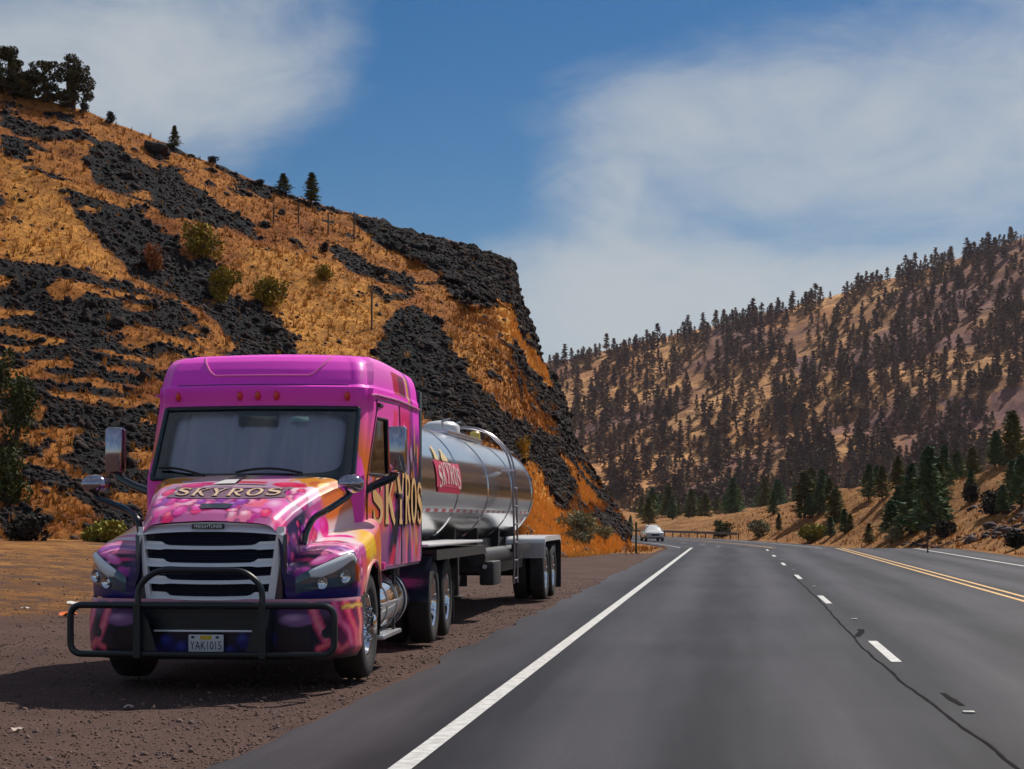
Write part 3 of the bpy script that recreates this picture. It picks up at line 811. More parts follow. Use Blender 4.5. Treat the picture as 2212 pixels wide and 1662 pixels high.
# roof cap
kt = len(ZC) - 1
ringtop = [cabI[(kt, i, 1)] for i in range(NH)] + [cabI[(kt, i, -1)] for i in range(NH - 2, 0, -1)]
prev = ringtop; cen = Vector((0, 3.4, 0))
for sc_, zz in ((0.93, 3.168), (0.8, 3.18), (0.5, 3.188), (0.2, 3.19)):
    cur = []
    for idx in ringtop:
        p = cabV[idx]; cur.append(len(cabV)); cabV.append((p[0] * sc_, cen.y + (p[1] - cen.y) * sc_, zz))
    for j in range(len(prev)): shell.append((prev[j], prev[(j + 1) % len(prev)], cur[(j + 1) % len(cur)], cur[j]))
    prev = cur
shell.append(tuple(prev))
cabV = np.array(cabV)

def subdiv(V, F, n):
    bm = bmesh.new(); vs_ = [bm.verts.new(p) for p in V]
    used = set(i for f in F for i in f)
    for f in F:
        try: bm.faces.new([vs_[i] for i in f])
        except ValueError: pass
    for i, v_ in enumerate(vs_):
        if i not in used: bm.verts.remove(v_)
    if n: bmesh.ops.subdivide_edges(bm, edges=bm.edges[:], cuts=n, use_grid_fill=True)
    bm.verts.index_update()
    V2_ = [v_.co[:] for v_ in bm.verts]; F2_ = [[v_.index for v_ in f.verts] for f in bm.faces]; bm.free()
    return np.array(V2_), F2_

def paint_cab(P):
    p = Paint(P, MAG); x, y, z = P[:, 0], P[:, 1], P[:, 2]
    side = (np.abs(x) > 0.95) & (y > 1.75); sd = side.astype(float)
    p.mix(sstep(2.82, 2.62, z) * (1 - sd) * 0.8, PNK)
    p.mix(sstep(2.95, 3.15, z) * 0.25, srgb(250, 130, 215))  # paler pink toward the roof top, a highlight put into the colour
    # side: pink above, crimson round the door, navy sleeper, mauve skirt
    p.mix(sd * sstep(2.78, 2.6, z), PNK)
    p.mix(sd * sstep(2.75, 2.95, z) * 0.6, srgb(240, 130, 205))
    p.mix(sd * sstep(2.9, 3.4, y) * sstep(2.75, 2.55, z) * sstep(2.1, 2.3, z), srgb(225, 25, 110))
    p.mix(sd * sstep(2.25, 1.75, y) * sstep(2.75, 2.3, z), srgb(250, 110, 90))
    p.mix(sd * sstep(2.75, 2.1, y) * sstep(2.40, 2.0, z), ORG)
    wv = 0.09 * np.sin(y * 7 + z * 3) + 0.05 * fbm(y * 3, z * 3, s=2)
    p.mix(sd * sstep(3.2, 3.35, y + wv) * sstep(2.45, 2.25, z + wv), NAVY)
    p.mix(sd * sstep(3.75, 4.0, y + wv) * sstep(2.2, 2.4, z), PURP)
    p.mix(sd * sstep(4.0, 4.25, y) * sstep(2.3, 2.6, z), MAG)
    p.mix(sd * sstep(2.15, 1.95, z + wv) * sstep(2.3, 2.7, y), NAVY)
    p.mix(sd * sstep(1.95, 1.80, z) * sstep(2.6, 2.3, y + wv), srgb(240, 95, 130))
    p.mix(sd * (1 - sstep(0.05, 0.10, np.abs(z - 1.62 - 0.25 * (y - 2.2) + wv))) * sstep(2.7, 2.5, y), ORG)
    p.mix(sd * sstep(1.42, 1.30, z + wv) * sstep(2.6, 2.3, y), srgb(245, 165, 40))
    p.mix(sd * sstep(1.48, 1.36, z + wv * 0.6), MAUV)
    p.poly('yz', [(2.6, 1.02), (3.0, 1.02), (3.1, 1.5), (2.9, 1.65), (2.65, 1.55)], NAVY, sd, 0.05)
    p.poly('yz', [(3.5, 1.12), (4.05, 1.12), (4.05, 1.40), (3.5, 1.40)], TAN, sd)
    p.poly('yz', [(4.12, 1.05), (4.4, 1.05), (4.4, 1.45), (4.12, 1.45)], srgb(200, 70, 60), sd)
    p.poly('yz', [(3.0, 2.78), (3.78, 2.78), (3.78, 3.02), (3.0, 3.03)], srgb(190, 20, 70), sd)
    p.poly('yz', [(3.3, 2.79), (3.76, 2.79), (3.76, 3.01), (3.3, 3.02)], srgb(120, 20, 70), sd)
    p.poly('yz', [(3.84, 2.70), (3.98, 2.68), (3.98, 3.03), (3.84, 3.04)], srgb(225, 165, 60), sd)
    p.poly('yz', [(2.55, 1.95), (2.9, 2.2), (3.05, 2.62), (2.95, 2.64), (2.7, 2.3)], srgb(250, 60, 120), sd, 0.06)
    for (cy, cz, r_, c_) in [(3.35, 2.28, 0.16, PURP), (3.6, 2.12, 0.13, LIL), (3.5, 2.4, 0.12, srgb(250, 120, 190)), (3.95, 2.2, 0.10, LIL), (4.15, 2.05, 0.1, PURP), (3.2, 2.1, 0.1, srgb(60, 60, 130))]:
        p.ell('yz', cy, cz, r_ * 0.7, r_, 15, c_, None, 0.25, sd)
    p.mix(sd * sstep(1.3, 1.02, z) * 0.5 * sstep(3.0, 2.4, y), PURP)
    rb = np.random.default_rng(21)
    cs = [srgb(240, 130, 30), srgb(120, 40, 140), srgb(250, 90, 150), srgb(20, 40, 90), srgb(215, 150, 95), srgb(230, 40, 90), srgb(180, 130, 180)]
    for k in range(60):
        cy, cz = rb.uniform(2.0, 4.65), rb.uniform(1.05, 2.45)
        if cz > 2.2 and cy < 3.1: continue
        p.ell('yz', cy, cz, rb.uniform(.10, .28), rb.uniform(.03, .08), rb.uniform(40, 120), cs[rb.integers(0, 7)], None, 0.12, sd * 0.85)
    return p.c

V_, F_ = subdiv(cabV, shell, 2)
T(mesh_obj('cab', V_, F_, M_wrap, truck, True, 32, cols=dusty(V_, paint_cab(V_))))
cab = [o for o in truck.children if o.name.startswith('cab')][0]

def sub_faces(faces, push=0.0, nsub=0, fn=None):
    V_, F_ = subdiv(cabV, faces, nsub)
    if fn: V_ = np.array([fn(p) for p in V_])
    return V_, F_
# windscreen, pulled slightly behind the shell; its black surround is a tube along the rim
V_, F_ = sub_faces(wsf, 0, 0, lambda p: (p[0], p[1] + 0.012, p[2]))
ws = T(mesh_obj('windscreen', V_, F_, M_glass, truck, True))
k0, k1 = zi[1.88], zi[2.58]
rim = []
for sgn, ks in ((1, range(k0, k1 + 1)), (-1, range(k1, k0 - 1, -1))):
    rim += [cabV[cabI[(k, i_edge + 2, sgn)]] for k in ks]
    rr = range(i_edge + 1, -1, -1) if sgn == 1 else range(i_edge + 1, 0, -1)
    if sgn == 1:
        rim += [cabV[cabI[(k1, i, 1)]] for i in range(i_edge + 1, -1, -1)] + [cabV[cabI[(k1, i, -1)]] for i in range(1, i_edge + 2)]
    else:
        rim += [cabV[cabI[(k0, i, -1)]] for i in range(i_edge + 1, 0, -1)] + [cabV[cabI[(k0, i, 1)]] for i in range(0, i_edge + 2)]
# black band printed round the inside of the glass
def band(name, fr, off, m, parent):
    V, F = [], []
    outer = [Vector(p) for p in rim]
    cz, n = 2.23, len(outer)
    for p in outer:
        q = Vector((p.x * (1 - fr / 1.0), p.y, cz + (p.z - cz) * (1 - fr * 2.2)))
        q.y = front_pt(q.x, q.z) + 0.02 + off; p2 = Vector((p.x, p.y + 0.02 + off, p.z))
        V += [p2, q]
    for i in range(n - 1): F.append((2 * i, 2 * i + 1, 2 * i + 3, 2 * i + 2))
    return T(mesh_obj(name, V, F, m, parent, True))
def corner_band():
    """black frit: everything of the pane outside a rounded opening"""
    hw, z0, z1, rr_ = 0.865, 1.93, 2.535, 0.13
    V, F = [], []; n = 96; zc_, hh = (z0 + z1) / 2, (z1 - z0) / 2
    for k in range(n + 1):
        a = 2 * math.pi * k / n; ca, sa = math.cos(a), math.sin(a)
        e = 7.0
        s_ = (abs(ca) ** e + abs(sa) ** e) ** (-1 / e)
        xi, zi_ = s_ * ca * hw, zc_ + s_ * sa * hh
        so = 1 / max(abs(ca), abs(sa))
        e2 = 12.0; s2 = (abs(ca) ** e2 + abs(sa) ** e2) ** (-1 / e2)
        xo_, zo_ = s2 * ca * 0.972, 2.23 + s2 * sa * 0.345
        V += [(xi, front_pt(xi, zi_) + 0.018, zi_), (xo_, front_pt(xo_, zo_) + 0.018, zo_)]
        if k: F.append((2 * k - 2, 2 * k - 1, 2 * k + 1, 2 * k))
    return T(mesh_obj('glass_border', V, F, M_seal, ws, True))
corner_band()
T(MB().tube(rounded(rim, 0.06, 3, True), 0.022, 6, cap=False).build('rubber_seal', M_seal, ws))
# sensor box, sticker, wipers
T(MB().box(-0.19, 0.20, front_pt(0.1, 2.47) + 0.03, front_pt(0.1, 2.47) + 0.06, 2.40, 2.55, 0.008).build('sensor_housing', M_gloss, ws))
T(MB().box(0.33, 0.50, front_pt(0.41, 2.46) + 0.02, front_pt(0.41, 2.46) + 0.024, 2.44, 2.49).build('sticker', mat('pale_green_sticker', (0.45, 0.72, 0.66), 0.5), ws))
for (xa, xb) in ((-0.42, -0.92), (0.52, -0.12)):
    pts = []
    for t in np.linspace(0, 1, 9):
        x = xa + (xb - xa) * t; z = 1.905 + 0.085 * math.sin(t * 1.7) if xa < 0 else 1.93 + 0.045 * math.sin(t * 3.0)
        pts.append((x, front_pt(x, z) - 0.035, z))
    T(MB().tube(pts, 0.012, 6).build('wiper', M_black, truck))
# interior seen through the glass
V = []
for i, x in enumerate(np.linspace(-0.94, 0.94, 90)):
    for z in (1.90, 2.05, 2.2, 2.38, 2.56):
        V.append((x, front_pt(x, min(z, 2.56)) + 0.11 + 0.012 * math.sin(i * 0.9) * (1 + 0.5 * math.sin(i * 0.23)), z))
T(mesh_obj('cab_curtain', V, grid_faces(90, 5), M_curt, truck, True))
ib = MB()
ib.prism([(1.66, 1.60), (1.66, 1.84), (1.85, 1.875), (2.05, 1.86), (2.08, 1.60)], 'x', -0.93, 0.93)
T(ib.build('dashboard', M_dark, truck, smooth=False))

for sgn in (1, -1):
    V_, F_ = sub_faces(doorf[sgn], 0, 2, lambda p: (p[0] + sgn * 0.008, p[1], p[2]))
    door = T(mesh_obj('door', V_, F_, M_wrap, truck, True, 32, cols=dusty(V_, paint_cab(V_))))
    # thin dark gap around the door
    loop = [cabV[cabI[(k, i_d0, sgn)]] for k in range(0, zi[2.68] + 1)] + [cabV[cabI[(zi[2.68], i, sgn)]] for i in range(i_d0, i_db + 1)] + [cabV[cabI[(k, i_db, sgn)]] for k in range(zi[2.68], -1, -1)]
    T(MB().tube([(p[0] + sgn * 0.004, p[1], p[2]) for p in loop], 0.008, 5).build('door_gap', M_shadow, door))
    V_, F_ = sub_faces(winf[sgn], 0, 0, lambda p: (p[0] - sgn * 0.012, p[1], p[2]))
    T(mesh_obj('side_window', V_, F_, M_sglass, door, True))
    wl = [cabV[cabI[(k, i_w0, sgn)]] for k in range(zi[1.93], zi[2.50] + 1)] + [cabV[cabI[(zi[2.50], i, sgn)]] for i in range(i_w0, i_w1 + 1)] + [cabV[cabI[(k, i_w1, sgn)]] for k in range(zi[2.50], zi[1.93] - 1, -1)] + [cabV[cabI[(zi[1.93], i, sgn)]] for i in range(i_w1, i_w0 - 1, -1)]
    T(MB().tube([(p[0], p[1], p[2]) for p in rounded(wl, 0.05, 3, True)], 0.017, 6, cap=False).build('window_seal', M_black, door))
    hx = float(halfw(2.95, 1.75)) * sgn
    T(MB().box(min(hx, hx + sgn * 0.04), max(hx, hx + sgn * 0.04), 2.88, 3.06, 1.70, 1.76, 0.012).build('door_handle', M_black, door))
    # drip rail over the door and seam between cab and sleeper
    T(MB().tube([(float(halfw(y, 2.70)) * sgn + sgn * 0.012, y, 2.70 + 0.03 * sstep(1.9, 2.2, y)) for y in np.linspace(2.06, 4.6, 16)], 0.014, 6).build('drip_rail', M_paint_rail if False else mat('pink_trim', srgb(245, 110, 190), 0.3, coat=0.6), truck))
    T(MB().tube([(float(halfw(3.2, z)) * sgn + sgn * 0.001, 3.2, z) for z in np.linspace(1.04, 2.68, 12)], 0.006, 5).build('panel_gap', M_shadow, truck))
    # vent slot above the door glass
    T(MB().box(min(1.10 * sgn, 1.13 * sgn), max(1.10 * sgn, 1.13 * sgn), 2.30, 2.75, 2.61, 2.655, 0.01).build('rain_visor', M_black, truck))
    # roof-to-back extender panel in black behind the sleeper
    T(MB().box(min(1.14 * sgn, 1.19 * sgn), max(1.14 * sgn, 1.19 * sgn), 4.69, 4.86, 1.05, 2.95, 0.015).build('side_extender', mat('dark_teal_rubber', (0.012, 0.03, 0.04), 0.5), truck))
# raised outline on the roof front
pts = []
for t in np.linspace(0, 1, 41):
    x = -0.64 + 1.28 * t; e = abs(2 * t - 1)
    z = 2.905 + 0.20 * max(0, (e - 0.72) / 0.28) ** 1.6
    pts.append((x, front_pt(x, z) - 0.002, z))
T(MB().tube(pts, 0.012, 6).build('roof_ridge', mat('pink_trim', srgb(245, 110, 190), 0.3, coat=0.6), truck))
T(MB().tube([(x, front_pt(x, 2.812) - 0.001, 2.812) for x in np.linspace(-0.86, 0.86, 31)], 0.006, 5).build('roof_seam', M_shadow, truck))
# marker lamps on the brow
for x in (-0.84, -0.19, -0.01, 0.175, 0.85):
    mb = MB(); y = front_pt(x, 2.70)
    mb.lathe([(-0.045, 0.001), (-0.035, 0.02), (0.0, 0.032), (0.03, 0.034)], 'y', (x, y, 0), 14)
    mb.v = [(a, b, 2.70 + c * 1.55) for a, b, c in mb.v]
    T(mb.build('marker_lamp', M_amber, truck))

# ---- hood with fenders
_hy = [0.06, 0.15, 0.4, 0.7, 1.0, 1.3, 1.6, 1.9]
def HI(vals): return lambda y: np.interp(y, _hy, vals)
h_zc = HI([1.480, 1.55, 1.655, 1.745, 1.825, 1.89, 1.935, 1.94])
h_xs = HI([0.60, 0.615, 0.67, 0.73, 0.79, 0.86, 0.94, 1.00])
h_zs = HI([1.385, 1.45, 1.56, 1.65, 1.73, 1.795, 1.84, 1.85])
h_zi = HI([1.02, 1.08, 1.20, 1.28, 1.34, 1.40, 1.46, 1.50])
h_zf = HI([0.96, 1.05, 1.21, 1.28, 1.33, 1.375, 1.43, 1.48])
def h_xo(y): return np.where(y < 0.56, 0.665 + 0.545 * np.clip((y - 0.06) / 0.5, 0, 1) ** (1 / 1.9), np.interp(y, [0.56, 0.9, 1.3, 1.7, 1.95], [1.21, 1.235, 1.24, 1.225, 1.19]))
WY, WZ, ARC = 1.30, 0.505, 0.60
def h_bot(y):
    a = 0.80 + 0 * y
    dy = np.abs(y - WY)
    arch = WZ + np.sqrt(np.clip(ARC ** 2 - dy ** 2, 0, None))
    return np.where(dy < ARC, np.maximum(arch, a), np.where(y > WY, 1.0, a))
def bez(P, n):
    """smooth polyline through control points (centripetal-ish Catmull-Rom)"""
    P = np.array(P); out = []
    Q = np.vstack([2 * P[0] - P[1], P, 2 * P[-1] - P[-2]])
    for i in range(1, len(Q) - 2):
        for j in range(n):
            t = j / n; a, b, c, d = Q[i - 1], Q[i], Q[i + 1], Q[i + 2]
            out.append(0.5 * ((2 * b) + (-a + c) * t + (2 * a - 5 * b + 4 * c - d) * t * t + (-a + 3 * b - 3 * c + d) * t ** 3))
    out.append(P[-1]); return np.array(out)
def hood_section(y):
    zc, xs_, zs, zi_, zf, xo = float(h_zc(y)), float(h_xs(y)), float(h_zs(y)), float(h_zi(y)), float(h_zf(y)), float(h_xo(y))
    bt = float(h_bot(y)); zf = max(zf, bt + 0.12)
    xi = min(xs_ + 0.055, xs_ + 0.4 * (xo - xs_)); xm = xi + (xo - xi) * 0.5
    top = bez([(0, zc), (xs_ * 0.45, zc - 0.012), (xs_ * 0.85, zc - 0.4 * (zc - zs)), (xs_, zs - 0.02)], 12)
    sidew = bez([(xs_, zs - 0.02), (xs_ + (xi - xs_) * .7, (zs + zi_) / 2), (xi + 0.004, zi_)], 8)[1:]
    fen = bez([(xi + 0.004, zi_), (xm, zf + 0.012), (xi + (xo - xi) * 0.9, zf - 0.035), (xo, zf - 0.11)], 10)[1:]
    low = np.array([(xo, z) for z in np.linspace(zf - 0.11, bt, 22)[1:]])
    low[:, 0] += 0.008 * np.sin(np.linspace(0, np.pi, len(low)))
    return np.vstack([top, sidew, fen, low])
HYS = np.concatenate([np.linspace(0.06, 0.12, 8) , np.linspace(0.12, 0.6, 40)[1:], np.linspace(0.6, 1.93, 86)[1:]])
secs = [hood_section(y) for y in HYS]
NS = len(secs[0])
hv = np.zeros((len(HYS), 2 * NS - 1, 3))
for i, (y, s_) in enumerate(zip(HYS, secs)):
    hv[i, NS - 1:, 0] = s_[:, 0]; hv[i, NS - 1:, 2] = s_[:, 1]
    hv[i, :NS, 0] = -s_[::-1, 0]; hv[i, :NS, 2] = s_[::-1, 1]
    hv[i, :, 1] = y
    # the nose of the hood top bows forward in the middle
    hv[i, :, 1] -= 0.05 * np.clip(1 - (hv[i, :, 0] / 0.62) ** 2, 0, 1) * max(0, 1 - y / 0.5)
def hood_top(x, y):
    s_ = hood_section(min(max(y, 0.06), 1.93)); return float(np.interp(abs(x), s_[:36, 0], s_[:36, 1]))

def paint_hood(P):
    p = Paint(P, LIL); x, y, z = P[:, 0], P[:, 1], P[:, 2]; ax = np.abs(x)
    xs_ = h_xs(y); top = (ax < xs_ + 0.005) & (z > h_zs(y) - 0.06); tp = top.astype(float); out = 1 - tp
    wv = fbm(x * 5, y * 5, s=7)
    # top: peach and pink at the back, lilac grey in the middle, berries, golden leaves
    p.mix(tp * sstep(0.95, 1.45, y + 0.1 * wv), PEACH)
    p.mix(tp * sstep(1.0, 1.5, y) * sstep(0.05, 0.2, x) * sstep(0.55, 0.35, x), srgb(245, 90, 200))
    p.mix(tp * sstep(1.0, 1.6, y) * sstep(-0.1, -0.35, x) * sstep(-0.75, -0.5, x) * 0.7, srgb(250, 170, 190))
    p.mix(tp * sstep(0.62, 0.3, y), srgb(200, 105, 165))
    for sg in (1, -1):
        w_ = tp * (x * sg > 0)
        p.poly('xy', [(sg * 0.55, 1.05), (sg * 0.62, 1.42), (sg * 0.78, 1.28), (sg * 0.98, 1.62), (sg * 0.95, 1.2), (sg * 0.82, 1.05), (sg * 0.70, 1.18)], srgb(215, 140, 30), w_, 0.05)
        p.poly('xy', [(sg * 0.62, 1.12), (sg * 0.68, 1.3), (sg * 0.80, 1.16)], srgb(200, 100, 20), w_, 0.03)
    for (cx, cy, rx, ry, an, c, h) in [(-0.62, 0.62, 0.10, 0.22, -20, PNK, WHT), (-0.46, 0.30, 0.12, 0.13, 20, srgb(240, 90, 170), srgb(255, 190, 225)), (-0.72, 0.85, 0.09, 0.17, 10, srgb(248, 150, 200), WHT),
                                    (-0.25, 0.36, 0.16, 0.13, 10, srgb(250, 130, 170), srgb(255, 205, 225)), (0.30, 0.42, 0.17, 0.12, -8, srgb(250, 110, 140), srgb(255, 190, 215)), (0.52, 0.36, 0.12, 0.17, 0, srgb(240, 100, 185), srgb(255, 200, 235)),
                                    (0.60, 0.80, 0.13, 0.26, -15, srgb(250, 120, 170), WHT), (0.72, 0.95, 0.09, 0.16, 0, srgb(250, 170, 215), WHT), (0.50, 1.02, 0.17, 0.10, 0, CRIM, srgb(250, 60, 110)), (-0.36, 0.99, 0.17, 0.10, 15, srgb(205, 50, 120), srgb(230, 90, 150)),
                                    (0.40, 0.19, 0.1, 0.1, 0, srgb(225, 60, 170), srgb(250, 150, 215)), (-0.56, 0.14, 0.08, 0.09, 0, srgb(235, 60, 160), srgb(250, 160, 215)), (0.60, 0.16, 0.08, 0.09, 0, srgb(245, 40, 140), srgb(255, 150, 200))]:
        p.ell('xy', cx, cy, rx, ry, an, c, h, 0.06, tp)
    rb = np.random.default_rng(4)
    pal = [(srgb(240, 70, 170), srgb(255, 190, 230)), (srgb(215, 40, 150), srgb(250, 120, 200)), (srgb(250, 130, 170), srgb(255, 220, 230)), (srgb(150, 60, 170), srgb(215, 140, 225)), (srgb(235, 30, 110), srgb(255, 120, 150))]
    for k in range(46):
        cx, cy = rb.uniform(-0.72, 0.72), rb.uniform(0.08, 0.52) if k % 3 else rb.uniform(0.5, 1.2)
        if 0.5 < cy and abs(cx) < 0.5: continue
        c1, c2 = pal[rb.integers(0, 5)]; r1 = rb.uniform(0.035, 0.065)
        p.ell('xy', cx, cy, r1 * 1.18, r1 * 2.0, 0, srgb(120, 30, 95), None, 0.1, tp)
        p.ell('xy', cx, cy, r1, r1 * 1.75, 0, c1, c2, 0.1, tp)
    for (cx, cy, an, c) in [(-0.80, 1.15, 60, srgb(225, 130, 20)), (0.82, 1.05, 120, srgb(235, 140, 25)), (0.68, 1.32, 30, srgb(205, 120, 20)), (-0.62, 1.30, 150, srgb(215, 150, 50)), (0.84, 0.72, 80, srgb(240, 110, 20)), (-0.80, 0.70, 100, srgb(230, 110, 50))]:
        p.ell('xy', cx, cy, 0.17, 0.055, an, c, None, 0.08, tp); p.ell('xy', cx, cy, 0.15, 0.010, an, srgb(255, 205, 110), None, 0.3, tp)
    for sg in (1, -1):
        w_ = tp * (x * sg > 0)
        p.poly('xy', [(sg * 0.44, 1.22), (sg * 0.60, 1.45), (sg * 0.70, 1.36), (sg * 1.05, 1.75), (sg * 1.05, 1.10), (sg * 0.86, 0.86), (sg * 0.78, 1.04), (sg * 0.66, 1.02), (sg * 0.62, 1.20)], srgb(222, 142, 25), w_, 0.06)
        p.poly('xy', [(sg * 0.66, 1.14), (sg * 0.84, 1.42), (sg * 1.0, 1.5), (sg * 0.94, 1.12), (sg * 0.82, 1.0)], srgb(200, 95, 10), w_, 0.06)
        p.poly('xy', [(sg * 0.72, 1.15), (sg * 0.80, 1.34), (sg * 0.82, 1.33), (sg * 0.75, 1.12)], srgb(250, 200, 90), w_, 0.02)
    # sides and fenders
    p.mix(out, srgb(200, 70, 150))
    p.mix(out * sstep(0.62, 0.45, y + 0.05 * wv), NAVY)
    p.mix(out * (ax < xs_ + 0.07) * sstep(0.75, 0.55, y), srgb(28, 14, 60))
    # orange flank near the cab, white swoosh, flames above the wheel
    p.mix(out * sstep(0.92, 1.10, y + 0.08 * wv) * sstep(1.34, 1.42, z - 0.05 * y), srgb(235, 115, 8))
    p.mix(out * sstep(1.6, 1.72, y) * sstep(1.46, 1.52, z), srgb(190, 50, 120))
    fl = fbm(y * 6, z * 2.5, s=12)
    sw_ = z - (1.10 + 0.22 * y + 0.03 * fl)
    p.mix(out * (1 - sstep(0.05, 0.12, np.abs(sw_ - 0.06))) * sstep(0.45, 0.7, y), srgb(250, 215, 215))
    p.mix(out * (1 - sstep(0.02, 0.05, np.abs(sw_ - 0.03))) * sstep(0.55, 0.8, y) * sstep(1.5, 1.2, y), WHT)
    p.mix(out * sstep(0.0, -0.10, sw_ + 0.06 * fl) * sstep(0.85, 1.0, y), srgb(230, 105, 60))
    p.mix(out * sstep(0.03, -0.02, sw_ + 0.04 * fl) * sstep(0.86, 0.90, y) * sstep(1.42, 1.34, y + 0.12 * fl), YEL)
    p.mix(out * sstep(1.16, 1.10, z + 0.10 * fl) * sstep(0.82, 0.88, y) * sstep(1.6, 1.4, y), srgb(240, 110, 10))
    p.mix(out * (1 - sstep(0.015, 0.04, np.abs(fbm(y * 5, z * 5, s=19)))) * sstep(0.9, 1.0, y) * sstep(1.30, 1.2, z), srgb(255, 225, 160))
    p.mix(out * sstep(0.62, 0.72, y) * sstep(0.92, 0.82, y) * sstep(1.2, 1.1, z), srgb(235, 90, 110))
    p.mix(out * sstep(1.42, 1.52, y + 0.05 * fl) * sstep(1.42, 1.34, z), srgb(232, 120, 40))
    p.mix(out * (1 - sstep(0.02, 0.05, np.abs(fbm(y * 4, z * 3, s=23)))) * sstep(1.35, 1.45, y) * sstep(1.42, 1.36, z), srgb(255, 190, 60))
    for sg in (1, -1):
        w_ = out * (x * sg > 0)
        for (cy, cz, rx, ry, c, h) in [(0.80, 1.47, 0.11, 0.10, MAG, srgb(255, 90, 215)), (0.95, 1.42, 0.10, 0.10, srgb(240, 10, 150), srgb(255, 90, 200)), (0.66, 1.36, 0.09, 0.09, srgb(235, 10, 120), srgb(250, 60, 150)), (0.52, 1.38, 0.06, 0.07, srgb(150, 30, 160), srgb(190, 70, 200)),
                                       (0.30, 1.30, 0.06, 0.07, srgb(140, 30, 160), srgb(200, 90, 215)), (0.16, 1.22, 0.05, 0.08, srgb(120, 40, 150), srgb(165, 80, 190)), (0.42, 1.20, 0.09, 0.05, srgb(235, 100, 185), srgb(250, 170, 215)), (0.62, 1.24, 0.13, 0.05, srgb(235, 150, 190), WHT), (0.72, 1.02, 0.05, 0.10, srgb(240, 20, 120), None), (0.80, 0.90, 0.05, 0.09, srgb(240, 140, 130), None)]:
            p.ell('yz', cy, cz, rx, ry, 20, c, h, 0.08, w_)
        rb = np.random.default_rng(9)
        for k in range(34):
            cy, cz = rb.uniform(0.10, 0.75), rb.uniform(0.98, 1.46)
            c1, c2 = pal[rb.integers(0, 5)]; r1 = rb.uniform(0.022, 0.05)
            p.ell('yz', cy, cz, r1 * 1.2, r1 * 1.2, 0, srgb(60, 12, 70), None, 0.1, w_ * (z > 0.95)); p.ell('yz', cy, cz, r1, r1, 0, c1, c2, 0.1, w_ * (z > 0.95))
        p.ell('xz', sg * 0.95, 1.14, 0.10, 0.035, 20 * sg, srgb(240, 90, 180), srgb(250, 170, 220), 0.3, w_)
        p.ell('xz', sg * 0.80, 1.03, 0.07, 0.04, 20 * sg, srgb(200, 60, 170), None, 0.3, w_)
    p.mix(out * sstep(0.92, 0.86, z) * sstep(0.75, 0.6, y), srgb(20, 20, 110))
    p.mix(out * (1 - sstep(0.0, 0.12, np.abs(ax - 0.72))) * sstep(0.5, 0.3, y) * 0.7, srgb(55, 10, 95))
    return p.c
hv_f = hv.reshape(-1, 3)
hood = T(mesh_obj('hood', hv_f, grid_faces(len(HYS), 2 * NS - 1)[:, ::-1], M_paint, truck, True, 40, cols=dusty(hv_f, paint_hood(hv_f))))

# lettering and devices on the hood
def wrap_hood(V, cx, wx, cy, hy, lift):
    out = []
    for u, v_ in V:
        x = cx + (u - 0.5) * wx; y = cy + (v_ - 0.5) * hy - 0.10 * (1 - ((u - 0.5) * 2) ** 2) + 0.10
        out.append((x, y, hood_top(x, y) + lift))
    return out
# dark ribbon behind the name
V, F = [], []
for i in range(41):
    u = i / 40
    for j in range(7):
        v_ = -0.22 + 1.44 * j / 6; uu_ = -0.06 + 1.12 * u + (0.03 if i in (0, 40) else 0) * (1 if j in (2, 3, 4) else 0) * (1 if i == 0 else -1)
        V.append((uu_, v_))
F = grid_faces(41, 7)
T(mesh_obj('name_ribbon', wrap_hood(V, 0.0, 0.98, 0.64, 0.24, 0.006), F, mat('mauve_grey_ribbon', srgb(120, 95, 110), 0.35, col2=srgb(150, 120, 135), scale=5), hood, True))
Vb, Fb = ribbon_letters('SKYROS', 0.8, 0.16, grow=0.045)
T(mesh_obj('name_shadow', wrap_hood(Vb, 0.0, 0.98, 0.64, 0.24, 0.011), Fb, M_shadow, hood))
Vb, Fb = ribbon_letters('SKYROS', 0.8, 0.16)
T(mesh_obj('name_lettering', wrap_hood(Vb, 0.0, 0.98, 0.64, 0.24, 0.016), Fb, M_peach, hood))
# small sailing boat crest above the name
def hood_patch(name, poly, lift, m):
    bm = bmesh.new(); vs_ = [bm.verts.new((x, y, 0)) for x, y in poly]; bm.faces.new(vs_); bmesh.ops.triangulate(bm, faces=bm.faces[:])
    bmesh.ops.subdivide_edges(bm, edges=bm.edges[:], cuts=3, use_grid_fill=True); bm.verts.index_update()
    V = [(v_.co.x, v_.co.y, hood_top(v_.co.x, v_.co.y) + lift) for v_ in bm.verts]; F = [[v_.index for v_ in f.verts] for f in bm.faces]; bm.free()
    return T(mesh_obj(name, V, F, m, hood, True))
M_sail = mat('white_emblem_paint', (0.78, 0.76, 0.74), 0.4)
hood_patch('crest_sail', [(-0.20, 0.96), (0.02, 1.0), (0.02, 1.42)], 0.022, M_shadow)
hood_patch('crest_sail', [(-0.20, 0.90), (0.01, 0.90), (0.01, 1.06), (-0.12, 1.06)], 0.026, M_sail)
hood_patch('crest_hull', [(0.03, 0.93), (0.28, 0.93), (0.30, 1.00), (0.03, 1.00)], 0.022, mat('red_emblem_paint', (0.55, 0.03, 0.05), 0.4))
hood_patch('crest_base', [(-0.28, 0.80), (0.30, 0.80), (0.33, 0.86), (-0.26, 0.86)], 0.022, mat('grey_emblem_paint', (0.42, 0.34, 0.36), 0.4))
hood_patch('hood_vent', [(-0.115, 0.20), (0.115, 0.20), (0.155, 0.30), (-0.155, 0.30)], 0.022, M_gloss)

